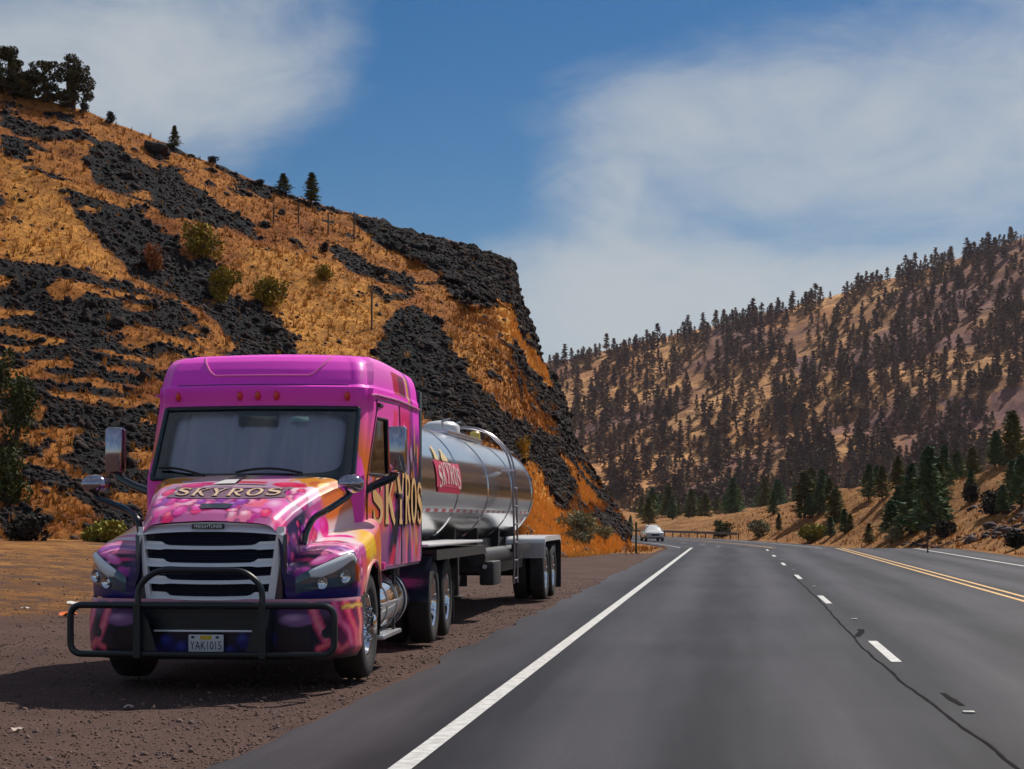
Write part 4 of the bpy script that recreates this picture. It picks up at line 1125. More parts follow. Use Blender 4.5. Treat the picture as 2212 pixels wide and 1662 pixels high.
# ---- grille
def gx(z): return float(np.interp(z, [0.75, 1.40], [0.545, 0.63]))
def gy(x, z): return 0.055 + 0.05 * (x / 0.63) ** 2 + (z - 0.75) * 0.03 - 0.06
g = MB()
V, F = [], []
for i, z in enumerate(np.linspace(0.74, 1.40, 10)):
    for x in np.linspace(-1, 1, 15):
        V.append((x * gx(z), gy(x * gx(z), z) + 0.075, z))
grille = T(mesh_obj('grille', V, grid_faces(10, 15), mat('grille_mesh_navy', (0.008, 0.010, 0.028), 0.55, spec=0.25), truck, True))
def gbar(name, pts, h0, depth, m, lift=0.0):
    """bar of varying height following the grille face: pts = (x, zc, halfheight)"""
    V, F = [], []
    for (x, zc, hh) in pts:
        y = gy(x, zc) - lift
        V += [(x, y, zc - hh), (x, y + hh * 2.2, zc + hh), (x, y + depth, zc + hh), (x, y + depth, zc - hh)]
    n = len(pts)
    for i in range(n - 1):
        for k in range(4): F.append((4 * i + k, 4 * i + (k + 1) % 4, 4 * i + 4 + (k + 1) % 4, 4 * i + 4 + k))
    F += [(0, 1, 2, 3), (4 * n - 1, 4 * n - 2, 4 * n - 3, 4 * n - 4)]
    mb = MB(); mb.add(V, F); return T(mb.build(name, m, grille, True, 30))
M_bar = mat('bright_chrome_trim', (0.95, 0.96, 1.0), 0.25, 0.1, coat=0.5)
for z in (1.255, 1.105, 0.955, 0.815):
    w_ = gx(z) - 0.03; pts = []
    for x in np.linspace(-w_, w_, 33):
        e = abs(x) / w_
        hh = 0.016 + 0.019 * sstep(0.66, 0.74, e)
        pts.append((x, z - 0.012 + 0.015 * e * e + 0.010 * sstep(0.66, 0.74, e), hh))
    gbar('grille_bar', pts, 0, 0.05, M_bar, 0.004)
for z in np.arange(0.775, 1.39, 0.026):
    w_ = gx(z) - 0.045
    gbar('grille_louvre', [(x, z, 0.0035) for x in np.linspace(-w_, w_, 9)], 0, 0.012, mat('louvre_blue_black', (0.012, 0.018, 0.05), 0.35, coat=0.3), -0.045)
# surround: sides and bowed top
for sg in (1, -1):
    V, F = [], []
    for i, z in enumerate(np.linspace(0.745, 1.425, 12)):
        x0, x1 = gx(z) - 0.035, gx(z) + 0.02
        V += [(sg * x0, gy(x0, z) - 0.012, z), (sg * x1, gy(x1, z) + 0.028, z), (sg * (x1 + 0.004), gy(x1, z) + 0.07, z), (sg * x0, gy(x0, z) + 0.06, z)]
        if i:
            for k in range(4): F.append((4 * i - 4 + k, 4 * i - 4 + (k + 1) % 4, 4 * i + (k + 1) % 4, 4 * i + k))
    mb = MB(); mb.add(V, F); T(mb.build('grille_side', M_bar, grille, True, 30))
pts = []
for x in np.linspace(-0.648, 0.648, 41):
    e = abs(x) / 0.648
    pts.append((x, 1.425 - 0.040 * e ** 2.2, 0.042 - 0.008 * e))
gbar('grille_top', pts, 0, 0.07, M_bar, 0.012)
# badge with the maker's name
T(MB().box(-0.145, 0.145, gy(0, 1.43) - 0.024, gy(0, 1.43) - 0.010, 1.408, 1.452, 0.006).build('badge', M_gloss, grille))
Vt, Ft = text_mesh('FREIGHTLINER', 0.042)
T(mesh_obj('badge_lettering', [(a * 0.92, gy(0, 1.43) - 0.0265, 1.4295 + b) for a, b, c in Vt], Ft, M_bar, grille))
# dark filler beside the grille and below it
T(MB().box(-0.66, 0.66, 0.12, 0.16, 0.62, 1.36).build('radiator_panel', M_black, truck))
for sg in (1, -1):
    V, F = [], []
    for i, z in enumerate(np.linspace(0.78, 1.36, 14)):
        x0 = gx(z) + 0.018; x1 = 0.672
        V += [(sg * x0, gy(x0, z) + 0.03, z), (sg * x1, 0.085, z), (sg * x1, 0.12, z)]
        if i:
            for k in range(2): F.append((3 * i - 3 + k, 3 * i - 2 + k, 3 * i + 1 + k, 3 * i + k))
    T(mesh_obj('nose_panel', V, F, mat('midnight_paint', (0.012, 0.010, 0.05), 0.25, coat=0.8), truck, True))

# ---- headlamps wrap round the fender corner
def lamp_pt(t, z, off): # t 0 inner .. 1 outer
    y = 0.075 + 0.49 * t ** 1.0; x = float(h_xo(y)); y2 = y + 0.004; x2 = float(h_xo(y2))
    tx, ty = x2 - x, y2 - y; L_ = math.hypot(tx, ty); nx_, ny_ = ty / L_, -tx / L_
    return x + nx_ * off, y + ny_ * off, z
def lamp_patch(name, sg, t0, t1, zb, zt, off, m, parent, n=16, k=5):
    V = []
    for i in range(n + 1):
        t = t0 + (t1 - t0) * i / n
        for j in range(k + 1):
            f = j / k
            z = zb(t) + (zt(t) - zb(t)) * f
            edge = min(1, min(i, n - i) / 2.0, min(j, k - j) / 1.0)
            x, y, z = lamp_pt(t ** 2.0, z, off * (0.15 + 0.85 * edge)); V.append((sg * x, y, z))
    return T(mesh_obj(name, V, grid_faces(n + 1, k + 1), m, parent, True, 60))
hb = lambda t: 0.845 + 0.055 * t
ht = lambda t: 0.975 + 0.255 * t ** 1.1 if t < 0.93 else 0.975 + 0.255 * 0.923 - (t - 0.93) * 1.2
for sg in (1, -1):
    hl = lamp_patch('headlamp', sg, 0.02, 1.0, hb, ht, 0.018, M_lens, truck)
    lamp_patch('light_strip', sg, 0.30, 0.985, lambda t: ht(t) - 0.045 - 0.085 * math.sin(math.pi * min(1, (t - 0.28) / 0.72)) ** 0.8, lambda t: ht(t) - 0.006, 0.030, M_drl, hl)
    for (t, zz, rr_) in ((0.50, 0.935, 0.048), (0.80, 0.985, 0.052)):
        cx_, cy_, _ = lamp_pt(t ** 2, zz, 0.028)
        nx_, ny_ = (0.62, -0.78) if t > 0.6 else (0.45, -0.89)
        mb = MB()
        mb.lathe([(-0.006, 0.001), (-0.010, rr_ * 0.45), (0.0, rr_ * 0.62), (0.012, rr_), (-0.012, rr_ * 1.12), (0.02, rr_ * 1.15)], 'y', (0, 0, 0), 18)
        ang = math.atan2(nx_, -ny_)
        mb.v = [(sg * (cx_ + a * math.cos(ang) - b * math.sin(ang)), cy_ + a * math.sin(ang) * 1 + b * math.cos(ang), zz + c) for a, b, c in mb.v]
        T(mb.build('lamp_reflector', M_chrome, hl))
    V = []
    lamp_patch('turn_signal', sg, 0.93, 1.12, lambda t: 0.90, lambda t: 1.15 - (t - .93) * 0.6, 0.012, mat('red_orange_lens', (0.55, 0.06, 0.02), 0.15, coat=0.7), hl, 6, 4)

# ---- bumper
def bx_plan(s_):
    """s 0..1 from centre to the wheel opening"""
    if s_ < 0.42: return (0.56 * s_ / 0.42, 0.0)
    q = (s_ - 0.42) / 0.58
    return (0.56 + 0.665 * math.sin(q * math.pi / 2) ** 0.9, 0.70 * (1 - math.cos(q * math.pi / 2)) ** 1.15)
NSB, NZB = 90, 30
V = []
for sg in (1,):
    for i in range(-NSB, NSB + 1):
        s_ = abs(i) / NSB; x, y = bx_plan(s_); x2, y2 = bx_plan(min(1, s_ + 0.003)); x1, y1 = bx_plan(max(0, s_ - 0.003))
        tx, ty = x2 - x1, y2 - y1; L_ = math.hypot(tx, ty) or 1; nx_, ny_ = ty / L_, -tx / L_
        for j in range(NZB + 1):
            z = 0.27 + 0.53 * j / NZB
            off = 0.035 * math.sin(math.pi * min(1, max(0, (z - 0.24) / 0.58))) ** 0.5 - 0.02 - 0.035 * sstep(0.36, 0.27, z)
            V.append(((x + nx_ * off) * (1 if i >= 0 else -1), y + ny_ * off, z))
V = np.array(V)
def paint_bumper(P):
    p = Paint(P, srgb(12, 14, 46)); x, y, z = P[:, 0], P[:, 1], P[:, 2]; ax = np.abs(x)
    for (cx, cz, r_) in [(-0.36, 0.42, 0.07), (-0.22, 0.36, 0.08), (0.32, 0.44, 0.07), (0.42, 0.35, 0.09), (-0.46, 0.33, 0.06), (0.20, 0.34, 0.06), (0.55, 0.46, 0.06), (-0.30, 0.30, 0.06)]:
        p.ell('xz', cx, cz, r_, r_, 0, srgb(18, 30, 120), srgb(50, 70, 180), 0.3)
    o = sstep(0.60, 0.64, ax)
    s_ = np.sqrt((ax - 0.56) ** 2 + y ** 2)
    p.mix(o * sstep(0.60, 0.75, z + 0.08 * fbm(s_ * 6, z * 6, s=2)) * 0.9, srgb(95, 45, 110))
    p.mix(o * sstep(0.50, 0.62, s_), srgb(120, 25, 85))
    for sg in (1, -1):
        w_ = (x * sg > 0).astype(float)
        p.ell('xz', sg * 0.78, 0.62, 0.15, 0.055, 0, srgb(135, 90, 150), srgb(200, 150, 200), 0.12, w_)
    def streak(pts, wd, col, core=None):
        pts = np.array(pts); d = np.full(len(s_), 9.0)
        jx = s_ + 0.018 * fbm(s_ * 16, z * 16, s=5, o=3); jz = z + 0.018 * fbm(s_ * 16, z * 16, s=6, o=3)
        for i in range(len(pts) - 1):
            A_, B_ = pts[i], pts[i + 1]; ab = B_ - A_; L2 = (ab ** 2).sum()
            t_ = np.clip(((jx - A_[0]) * ab[0] + (jz - A_[1]) * ab[1]) / L2, 0, 1)
            d = np.minimum(d, np.hypot(jx - A_[0] - t_ * ab[0], jz - A_[1] - t_ * ab[1]))
        p.mix(o * (1 - sstep(wd * 0.75, wd * 1.1, d)), col)
        if core is not None: p.mix(o * (1 - sstep(wd * 0.25, wd * 0.6, d)), core)
    streak([(0.34, 0.76), (0.40, 0.58), (0.47, 0.44), (0.60, 0.36)], 0.045, srgb(225, 60, 120), srgb(250, 130, 150))
    streak([(0.40, 0.36), (0.52, 0.42), (0.62, 0.36), (0.74, 0.40)], 0.035, srgb(230, 50, 110), srgb(250, 120, 120))
    streak([(0.55, 0.74), (0.60, 0.60), (0.70, 0.52), (0.74, 0.40)], 0.045, srgb(235, 45, 130), srgb(250, 120, 170))
    streak([(0.66, 0.76), (0.72, 0.64), (0.80, 0.50), (0.84, 0.34)], 0.050, srgb(240, 30, 115), srgb(255, 110, 130))
    streak([(0.86, 0.78), (0.90, 0.60), (0.88, 0.45), (0.93, 0.32)], 0.045, srgb(235, 70, 110), srgb(250, 150, 120))
    streak([(0.64, 0.72), (0.80, 0.73), (0.96, 0.72)], 0.022, srgb(200, 140, 60), srgb(245, 200, 110))
    for sg in (1, -1):
        w_ = (x * sg > 0).astype(float)
        p.ell('xz', sg * 0.74, 0.46, 0.13, 0.10, -8 * sg, srgb(12, 10, 30), None, 0.06, w_)
        p.ell('xz', sg * 1.03, 0.50, 0.055, 0.05, 30 * sg, srgb(8, 34, 56), None, 0.1, w_)
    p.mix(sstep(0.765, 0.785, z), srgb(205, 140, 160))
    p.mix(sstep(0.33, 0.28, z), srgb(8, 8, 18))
    return p.c
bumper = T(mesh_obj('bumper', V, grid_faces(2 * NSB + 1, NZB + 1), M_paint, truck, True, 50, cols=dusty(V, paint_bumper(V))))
ik = MB()
ik.prism([(-0.52, 0.765), (0.52, 0.765), (0.46, 0.535), (-0.46, 0.535)], 'y', -0.035, 0.02)
T(ik.build('lower_intake', M_black, bumper, False))
for z in (0.70, 0.64, 0.58):
    T(MB().box(-0.48, 0.48, -0.045, -0.037, z - 0.006, z + 0.006).build('intake_slat', M_frame, bumper))
T(MB().box(-0.47, 0.47, -0.05, -0.02, 0.515, 0.533, 0.005).build('chrome_strip', M_bar, bumper))
for sg in (1, -1):
    cxl, cyl = sg * 0.80, 0.055
    mb = MB(); mb.lathe([(-0.02, 0.001), (-0.018, 0.035), (-0.03, 0.045), (0.02, 0.05)], 'y', (cxl, cyl, 0.47), 18); T(mb.build('fog_lamp', M_lens, bumper))
pl = MB(); pl.box(-0.155, 0.155, -0.075, -0.062, 0.345, 0.495, 0.006); plate = T(pl.build('number_plate', mat('plate_white', (0.62, 0.62, 0.66), 0.4, col2=(0.70, 0.69, 0.72), scale=8), bumper))
T(mesh_obj('plate_patch', [(-0.05, -0.0765, 0.452), (0.05, -0.0765, 0.452), (0.05, -0.0765, 0.488), (-0.05, -0.0765, 0.488)], [(0, 1, 2, 3)], mat('plate_yellow', (0.75, 0.5, 0.02), 0.5), plate))
Vt, Ft = text_mesh('YAK1015', 0.092)
wt_ = Vt[:, 0].max() - Vt[:, 0].min()
T(mesh_obj('plate_number', [(a * 0.275 / wt_, -0.0768, 0.398 + b * 1.12) for a, b, c in Vt], Ft, mat('plate_ink', (0.03, 0.03, 0.06), 0.5), plate))
for x in (-0.115, 0.10):
    T(MB().box(x - 0.014, x + 0.014, -0.0775, -0.0755, 0.462, 0.482).build('plate_sticker', mat('plate_ink', (0.03, 0.03, 0.06), 0.5), plate))

# ---- bull bar
gb = MB(); yb = -0.28
gr_m = mat('black_powder_coat', (0.004, 0.010, 0.014), 0.35, coat=0.15)
loop = rounded([(-1.15, yb + 0.06, 0.335), (-1.15, yb + 0.06, 0.755), (0, yb, 0.755), (1.15, yb + 0.06, 0.755), (1.15, yb + 0.06, 0.335), (0, yb, 0.335)], 0.11, 6, True)
guard = T(MB().tube(loop, 0.029, 10, cap=False).build('bull_bar', gr_m, truck))
T(MB().tube(rounded([(-0.545, yb + 0.01, 0.74), (-0.535, yb + 0.02, 0.93), (-0.38, yb + 0.02, 1.055), (0.38, yb + 0.02, 1.055), (0.535, yb + 0.02, 0.93), (0.545, yb + 0.01, 0.74)], 0.09, 5), 0.027, 10).build('hoop', gr_m, guard))
for sg in (1, -1):
    T(MB().prism([(yb - 0.02, 0.31), (yb - 0.02, 0.77), (yb + 0.05, 0.77), (0.02, 0.60), (0.02, 0.36)], 'x', sg * 0.545 - 0.03, sg * 0.545 + 0.03).build('upright', gr_m, guard, False))
    T(MB().prism([(sg * 0.39, 0.36), (sg * 0.52, 0.36), (sg * 0.52, 0.72), (sg * 0.46, 0.60)], 'y', yb + 0.05, yb + 0.07).build('gusset', gr_m, guard, False))

# ---- mirrors
def mirror_head(name, x0, x1, y0, y1, z0, z1, m, parent, bev=0.04):
    return T(MB().box(x0, x1, y0, y1, z0, z1, bev).build(name, m, parent, True, 60))
M_mirror = mat('mirror_chrome', (0.40, 0.38, 0.44), 0.08, 1.0, bump=0.02, bscale=5)
for sg in (1, -1):
    mo = 0.13 if sg == 1 else 0.0
    a, b = sorted((sg * (1.39 - mo), sg * (1.57 - mo)))
    mh = mirror_head('door_mirror', a, b, 1.93, 2.08, 1.94, 2.40, M_mirror, truck, 0.03)
    T(MB().box(a + 0.01, b - 0.01, 2.081, 2.09, 1.96, 2.38).build('mirror_rim', M_black, mh))
    T(MB().tube(rounded([(sg * (1.46 - mo), 2.0, 1.96), (sg * (1.44 - mo), 1.98, 1.90), (sg * (1.26 - mo), 1.90, 1.82), (sg * 1.02, 1.80, 1.74)], 0.05), 0.042, 10).build('mirror_arm', M_gloss, mh))
    # mirror on the fender: chrome shell on a long black arm
    mb = MB(); mb.lathe([(-0.10, 0.001), (-0.095, 0.05), (-0.06, 0.085), (0.0, 0.10), (0.05, 0.095), (0.06, 0.05), (0.06, 0.001)], 'y', (0, 0, 0), 20)
    fx = 1.09 if sg == 1 else 1.31
    mb.v = [(sg * fx + p * 1.25, 0.88 + q, 1.815 + r_ * 0.92) for p, q, r_ in mb.v]
    fm = T(mb.build('fender_mirror', M_mirror, truck, True, 50))
    T(MB().tube(rounded([(sg * fx, 0.88, 1.74), (sg * (fx - .03), 0.84, 1.69), (sg * 0.93, 0.66, 1.58), (sg * 0.80, 0.56, 1.50), (sg * 0.755, 0.50, 1.36), (sg * 0.745, 0.47, 1.27)], 0.10), 0.03, 10, rr=None).build('mirror_arm', M_gloss, fm))
# ---- running gear
def make_wheel(parent, x, y, r, wd, sg, kind, tf):
    """x = outer face of the tyre, sg = outward direction"""
    e = bpy.data.objects.new('wheel', None); COL.objects.link(e); e.parent = parent; e.empty_display_size = 0.1
    xc = x - sg * wd / 2; h = wd / 2
    tp = [(-h * 0.78, r * 0.58), (-h * 0.98, r * 0.68), (-h, r * 0.82), (-h * 0.93, r * 0.945), (-h * 0.8, r * 0.985), (-h * 0.4, r), (0, r), (h * 0.4, r), (h * 0.8, r * 0.985), (h * 0.93, r * 0.945), (h, r * 0.82), (h * 0.98, r * 0.68), (h * 0.78, r * 0.58)]
    tf(MB().lathe(tp, 'x', (xc, y, r), 44).build('tyre', M_rub, e, True, 40))
    if kind == 'steer': rp = [(0.52, 0.585), (0.78, 0.60), (0.74, 0.55), (0.52, 0.52), (0.45, 0.44), (0.60, 0.36), (0.62, 0.24), (0.62, 0.001)]
    else: rp = [(0.80, 0.60), (0.84, 0.585), (0.70, 0.55), (0.10, 0.52), (-0.25, 0.44), (-0.35, 0.30), (-0.30, 0.22), (0.30, 0.20), (0.34, 0.001)]
    rm = tf(MB().lathe([(sg * a * h, r * b) for a, b in rp], 'x', (xc, y, r), 40).build('rim', M_chrome, e, True, 28))
    hb_ = MB()
    if kind == 'steer':
        hb_.lathe([(sg * h * 0.6, 0.10), (sg * (h + 0.045), 0.095), (sg * (h + 0.06), 0.07), (sg * (h + 0.062), 0.001)], 'x', (xc, y, r), 20)
        base, rl, ll = h * 0.62, 0.15, 0.07
    else:
        hb_.lathe([(sg * h * 0.2, 0.10), (sg * h * 0.62, 0.09), (sg * h * 0.64, 0.001)], 'x', (xc, y, r), 20)
        base, rl, ll = -h * 0.32, 0.14, 0.05
    tf(hb_.build('hub', M_chrome, rm, True, 35))
    for k in range(10):
        a = 2 * math.pi * k / 10
        tf(MB().lathe([(sg * base, 0.017), (sg * (base + ll * 0.8), 0.015), (sg * (base + ll), 0.001)], 'x', (xc, y + rl * math.cos(a), r + rl * math.sin(a)), 8).build('wheel_nut', M_chrome, rm, True, 40))
    if kind == 'steer':
        for k in range(10):
            a = 2 * math.pi * (k + .5) / 10
            tf(MB().lathe([(sg * (h * 0.50 + 0.012), 0.028), (sg * (h * 0.50 + 0.016), 0.001)], 'x', (xc, y + 0.205 * math.cos(a), r + 0.205 * math.sin(a)), 10).build('hand_hole', M_black, rm))
    return e
for sg in (1, -1):
    make_wheel(truck, sg * 1.20, WY, 0.505, 0.29, sg, 'steer', T)
    for y in (5.75, 7.05):
        make_wheel(truck, sg * 1.22, y, 0.505, 0.27, sg, 'drive', T)
        tp = MB(); r = 0.505; tp.lathe([(-0.11, r * 0.58), (-0.13, r * 0.8), (-0.11, r * 0.97), (0, r), (0.11, r * 0.97), (0.13, r * 0.8), (0.11, r * 0.58)], 'x', (sg * 0.76, y, r), 36); T(tp.build('inner_tyre', M_rub, truck))
    # wheel arch liner and lip
    V, F = [], []
    for i, a in enumerate(np.linspace(R(-8), R(172), 30)):
        for xx in (0.55, 1.20):
            V.append((sg * xx, WY + math.cos(a) * (ARC + 0.005), WZ + math.sin(a) * (ARC + 0.005)))
    T(mesh_obj('wheel_arch_liner', V, grid_faces(30, 2), M_black, truck, True))
    T(MB().tube([(sg * (float(h_xo(WY + math.cos(a) * ARC)) + 0.004), WY + math.cos(a) * ARC, WZ + math.sin(a) * ARC) for a in np.linspace(R(32), R(148), 30)], 0.014, 6).build('arch_lip', mat('pale_rose_trim', srgb(225, 160, 150), 0.35, coat=0.4), truck))
    # mud guard behind the steer wheel, fuel tank with straps and steps
    T(MB().prism([(1.80, 0.55), (1.88, 0.55), (1.93, 1.02), (1.84, 1.02)], 'x', *sorted((sg * 0.7, sg * 1.18))).build('splash_guard', M_frame, truck, False))
    tk = MB(); tk.lathe([(2.10, 0.001), (2.10, 0.26), (2.13, 0.305), (2.16, 0.315), (3.92, 0.315), (3.96, 0.305), (3.99, 0.26), (3.99, 0.001)], 'y', (sg * 0.86, 0, 0.63), 40)
    tank = T(tk.build('fuel_tank', M_chrome, truck, True, 40))
    for y in (2.45, 3.10, 3.70): T(MB().lathe([(y - 0.03, 0.318), (y - 0.03, 0.326), (y + 0.03, 0.326), (y + 0.03, 0.318)], 'y', (sg * 0.86, 0, 0.63), 40).build('tank_strap', M_alu, tank))
    a, b = sorted((sg * 0.88, sg * 1.20))
    T(MB().box(a, b, 2.1, 3.25, 0.30, 0.345, 0.012).build('step', M_alu, tank))
    a, b = sorted((sg * 1.10, sg * 1.19))
    T(MB().box(a, b, 2.05, 3.2, 0.62, 0.66, 0.01).build('step', M_alu, tank))
    for y in (2.15, 3.1): T(MB().box(*sorted((sg * 1.12, sg * 1.15)), y - 0.02, y + 0.02, 0.33, 1.0).build('step_hanger', M_frame, tank))
    a, b = sorted((sg * 0.50, sg * 1.215))
    # dark quarter fender ahead of the drive wheels
    V, F = [], []
    for i, an in enumerate(np.linspace(R(100), R(178), 14)):
        for xx in (0.58, 1.225): V.append((sg * xx, 5.75 + math.cos(an) * 0.60, 0.505 + math.sin(an) * 0.60))
    T(mesh_obj('quarter_fender', V, grid_faces(14, 2), mat('dark_blue_fender', (0.008, 0.02, 0.04), 0.25, coat=0.6), truck, True))
    T(MB().box(*sorted((sg * 0.62, sg * 1.22)), 7.62, 7.645, 0.16, 0.86).build('mud_flap', M_rub, truck))
    T(MB().box(*sorted((sg * 0.38, sg * 0.46)), 0.5, 7.9, 0.72, 0.98).build('frame_rail', M_frame, truck))
    # skirt under the sleeper
    T(MB().box(*sorted((sg * 1.02, sg * 1.19)), 1.95, 4.66, 0.985, 1.03, 0.01).build('sill', mat('violet_sill', srgb(120, 50, 120), 0.3, coat=0.5), truck))
    # marker box on the sill front
    T(MB().box(*sorted((sg * 1.0, sg * 1.22)), 1.98, 2.12, 0.99, 1.07, 0.015).build('sill_lamp', mat('hot_pink_paint', srgb(240, 10, 150), 0.3, coat=0.7), truck))
T(MB().lathe([(-1.0, 0.06), (1.0, 0.06)], 'x', (0, WY, 0.48), 14).build('front_axle', M_frame, truck))
for y in (5.75, 7.05):
    ax_ = MB(); ax_.lathe([(-0.7, 0.08), (-0.25, 0.09), (-0.2, 0.2), (0.2, 0.2), (0.25, 0.09), (0.7, 0.08)], 'x', (0, y, 0.505), 18); T(ax_.build('drive_axle', M_frame, truck))
T(MB().box(-0.36, 0.36, 0.3, 4.2, 0.52, 0.98, 0.05).build('engine_block', M_frame, truck))
T(MB().prism([(5.9, 1.0), (6.9, 1.0), (6.95, 1.12), (6.0, 1.14)], 'x', -0.48, 0.48).build('fifth_wheel', M_frame, truck, False))
T(MB().box(-1.0, 1.0, 4.2, 4.42, 0.75, 1.0, 0.03).build('rear_crossmember', M_frame, truck))
# ---- big gold name along the sleeper side
for sg in (1, -1):
    word = 'SKYROS'
    for grow, lift, m, nm in ((0.05, 0.012, M_shadow, 'side_name_shadow'), (0.02, 0.018, M_gold, 'side_name_lettering')):
        Vb, Fb = ribbon_letters(word, 0.7, 0.10, grow=grow)
        V = []
        for u, v_ in Vb:
            uu_ = u if sg == 1 else 1 - u
            y = 1.98 + uu_ * 2.62; z = 1.42 + v_ * (0.42 + 0.10 * math.sin(math.pi * u)) + 0.03
            if y < 1.72: y = 1.72
            V.append((sg * (float(halfw(y, z)) + lift), y, z))
        T(mesh_obj(nm, V, Fb, m, truck))

# ================================================================== the tank trailer
trailer = thing('tanker_trailer', 'polished steel tank semi-trailer with ladder and white mudguards coupled behind the pink tractor', 'trailer', (TRX - 0.02, TRY, 0))
I_ = lambda o: o
TZ, TRR = 1.96, 0.87
hd = [(5.30, 0.001)] + [(5.30 + 0.42 * (1 - math.cos(a)), TRR * math.sin(a)) for a in np.linspace(0.25, math.pi / 2, 9)]
mid = [(y, TRR) for y in np.linspace(6.0, 17.9, 18)]
tl = [(17.95 + 0.55 * math.sin(a), TRR * math.cos(a)) for a in np.linspace(0, math.pi / 2 - 0.02, 12)] + [(18.5, 0.001)]
barrel = MB().lathe(hd + mid + tl, 'y', (0, 0, TZ), 72).build('tank_barrel', M_steel, trailer, True, 40)
for y in (6.1, 9.0, 11.9, 14.8, 17.7):
    MB().lathe([(y - 0.035, TRR + 0.001), (y - 0.03, TRR + 0.010), (y + 0.03, TRR + 0.010), (y + 0.035, TRR + 0.001)], 'y', (0, 0, TZ), 72).build('tank_band', M_steel, barrel, True, 30)
def on_tank(y, a, lift=0.006): # a = angle above the horizontal on the road side
    r = TRR + lift; return (r * math.cos(a), y, TZ + r * math.sin(a))
def tank_patch(name, y0, y1, a0, a1, m, lift=0.008, fn=None, ny=14, na=10):
    V = []
    for i in range(ny + 1):
        for j in range(na + 1):
            u, v_ = i / ny, j / na
            if fn: u, v_ = fn(u, v_)
            V.append(on_tank(y0 + (y1 - y0) * u, a0 + (a1 - a0) * v_, lift))
    return mesh_obj(name, V, grid_faces(ny + 1, na + 1), m, barrel, True)
tank_patch('banner', 7.15, 9.15, R(-3), R(19), M_red, 0.012, lambda u, v_: (u, v_ + 0.12 * (u - 0.5) ** 2 * (1 if v_ > .5 else -1)))
tank_patch('banner_foot', 7.25, 9.05, R(-8), R(-3.5), mat('dark_crimson', (0.55, 0.0, 0.07), 0.35), 0.012)
Vb, Fb = ribbon_letters('SKYROS', 0.75, 0.12, grow=0.02)
mesh_obj('banner_lettering', [on_tank(7.3 + u * 1.75, R(-2) + R(18) * v_ - R(5) * (4 * (u - .5) ** 2 - .5), 0.02) for u, v_ in Vb], Fb, M_pinkw, barrel)
tank_patch('crest_figure', 7.3, 7.6, R(20), R(33), mat('pale_gold_paint', (0.75, 0.55, 0.25), 0.4), 0.012, lambda u, v_: (0.5 + (u - 0.5) * (1.0 - 0.6 * v_) + 0.1 * v_, v_))
tank_patch('crest_figure', 7.9, 8.3, R(20), R(32), mat('pale_gold_paint', (0.75, 0.55, 0.25), 0.4), 0.012, lambda u, v_: (0.5 + (u - 0.5) * (1.0 - 0.5 * v_ + 0.3 * math.sin(6 * v_)), v_))
M_tr = mat('red_reflective_tape', (0.6, 0.03, 0.06), 0.3); M_tw = mat('white_reflective_tape', (0.8, 0.78, 0.78), 0.3)
for k in range(38):
    y = 6.2 + k * 0.30
    tank_patch('reflective_tape', y, y + 0.29, R(-25.5), R(-22.5), M_tr if k % 2 == 0 else M_tw, 0.006, None, 2, 2)
# walkway, dome and rails on top
mb = MB()
mb.box(-0.28, 0.28, 11.6, 15.2, TZ + TRR - 0.02, TZ + TRR + 0.055, 0.01)
deck = mb.build('walkway', M_alu, trailer)
MB().lathe([(0.0, 0.30), (0.10, 0.30), (0.13, 0.29), (0.19, 0.20), (0.215, 0.001)], 'z', (0, 12.6, TZ + TRR + 0.03), 28).build('manhole_dome', M_wht, deck, True, 40)
for (y, x) in ((12.1, 0.1), (13.05, 0.12), (13.2, -0.1)):
    MB().tube([(x, y, TZ + TRR + 0.03), (x, y, TZ + TRR + 0.2), (x + 0.12, y + 0.06, TZ + TRR + 0.24)], 0.022, 6).build('valve', M_alu, deck)
MB().lathe([(0, 0.09), (0.12, 0.09), (0.15, 0.06), (0.15, 0.001)], 'z', (0.2, 14.9, TZ + TRR + 0.03), 14).build('vent_cap', mat('yellow_cap', (0.75, 0.55, 0.12), 0.4), deck)
# ladder on the road side with the hoop over the top
LY0, LY1 = 13.55, 13.98
lad = None
M_lad = mat('dark_ladder_steel', (0.30, 0.28, 0.31), 0.35, 0.9)
for y in (LY0, LY1):
    pts = rounded([(1.06, y, 0.42), (1.06, y, 1.3), (1.03, y, 2.25), (0.93, y, 2.62), (0.62, y, 2.93), (0.30, y, 3.02), (-0.1, y, 3.02), (-0.2, y, 2.8)], 0.25, 5)
    o = MB().tube(pts, 0.017, 8).build('ladder' if lad is None else 'ladder_rail', M_lad, trailer if lad is None else lad)
    lad = lad or o
for z in np.arange(0.5, 2.75, 0.30):
    x = 1.06 if z < 2.3 else 1.06 - (z - 2.3) * 0.25
    MB().tube([(x, LY0, z), (x, LY1, z)], 0.016, 8).build('rung', M_lad, lad)
MB().box(0.85, 1.06, LY0 - 0.05, LY1 + 0.05, 2.28, 2.31).build('ladder_bracket', M_alu, lad)
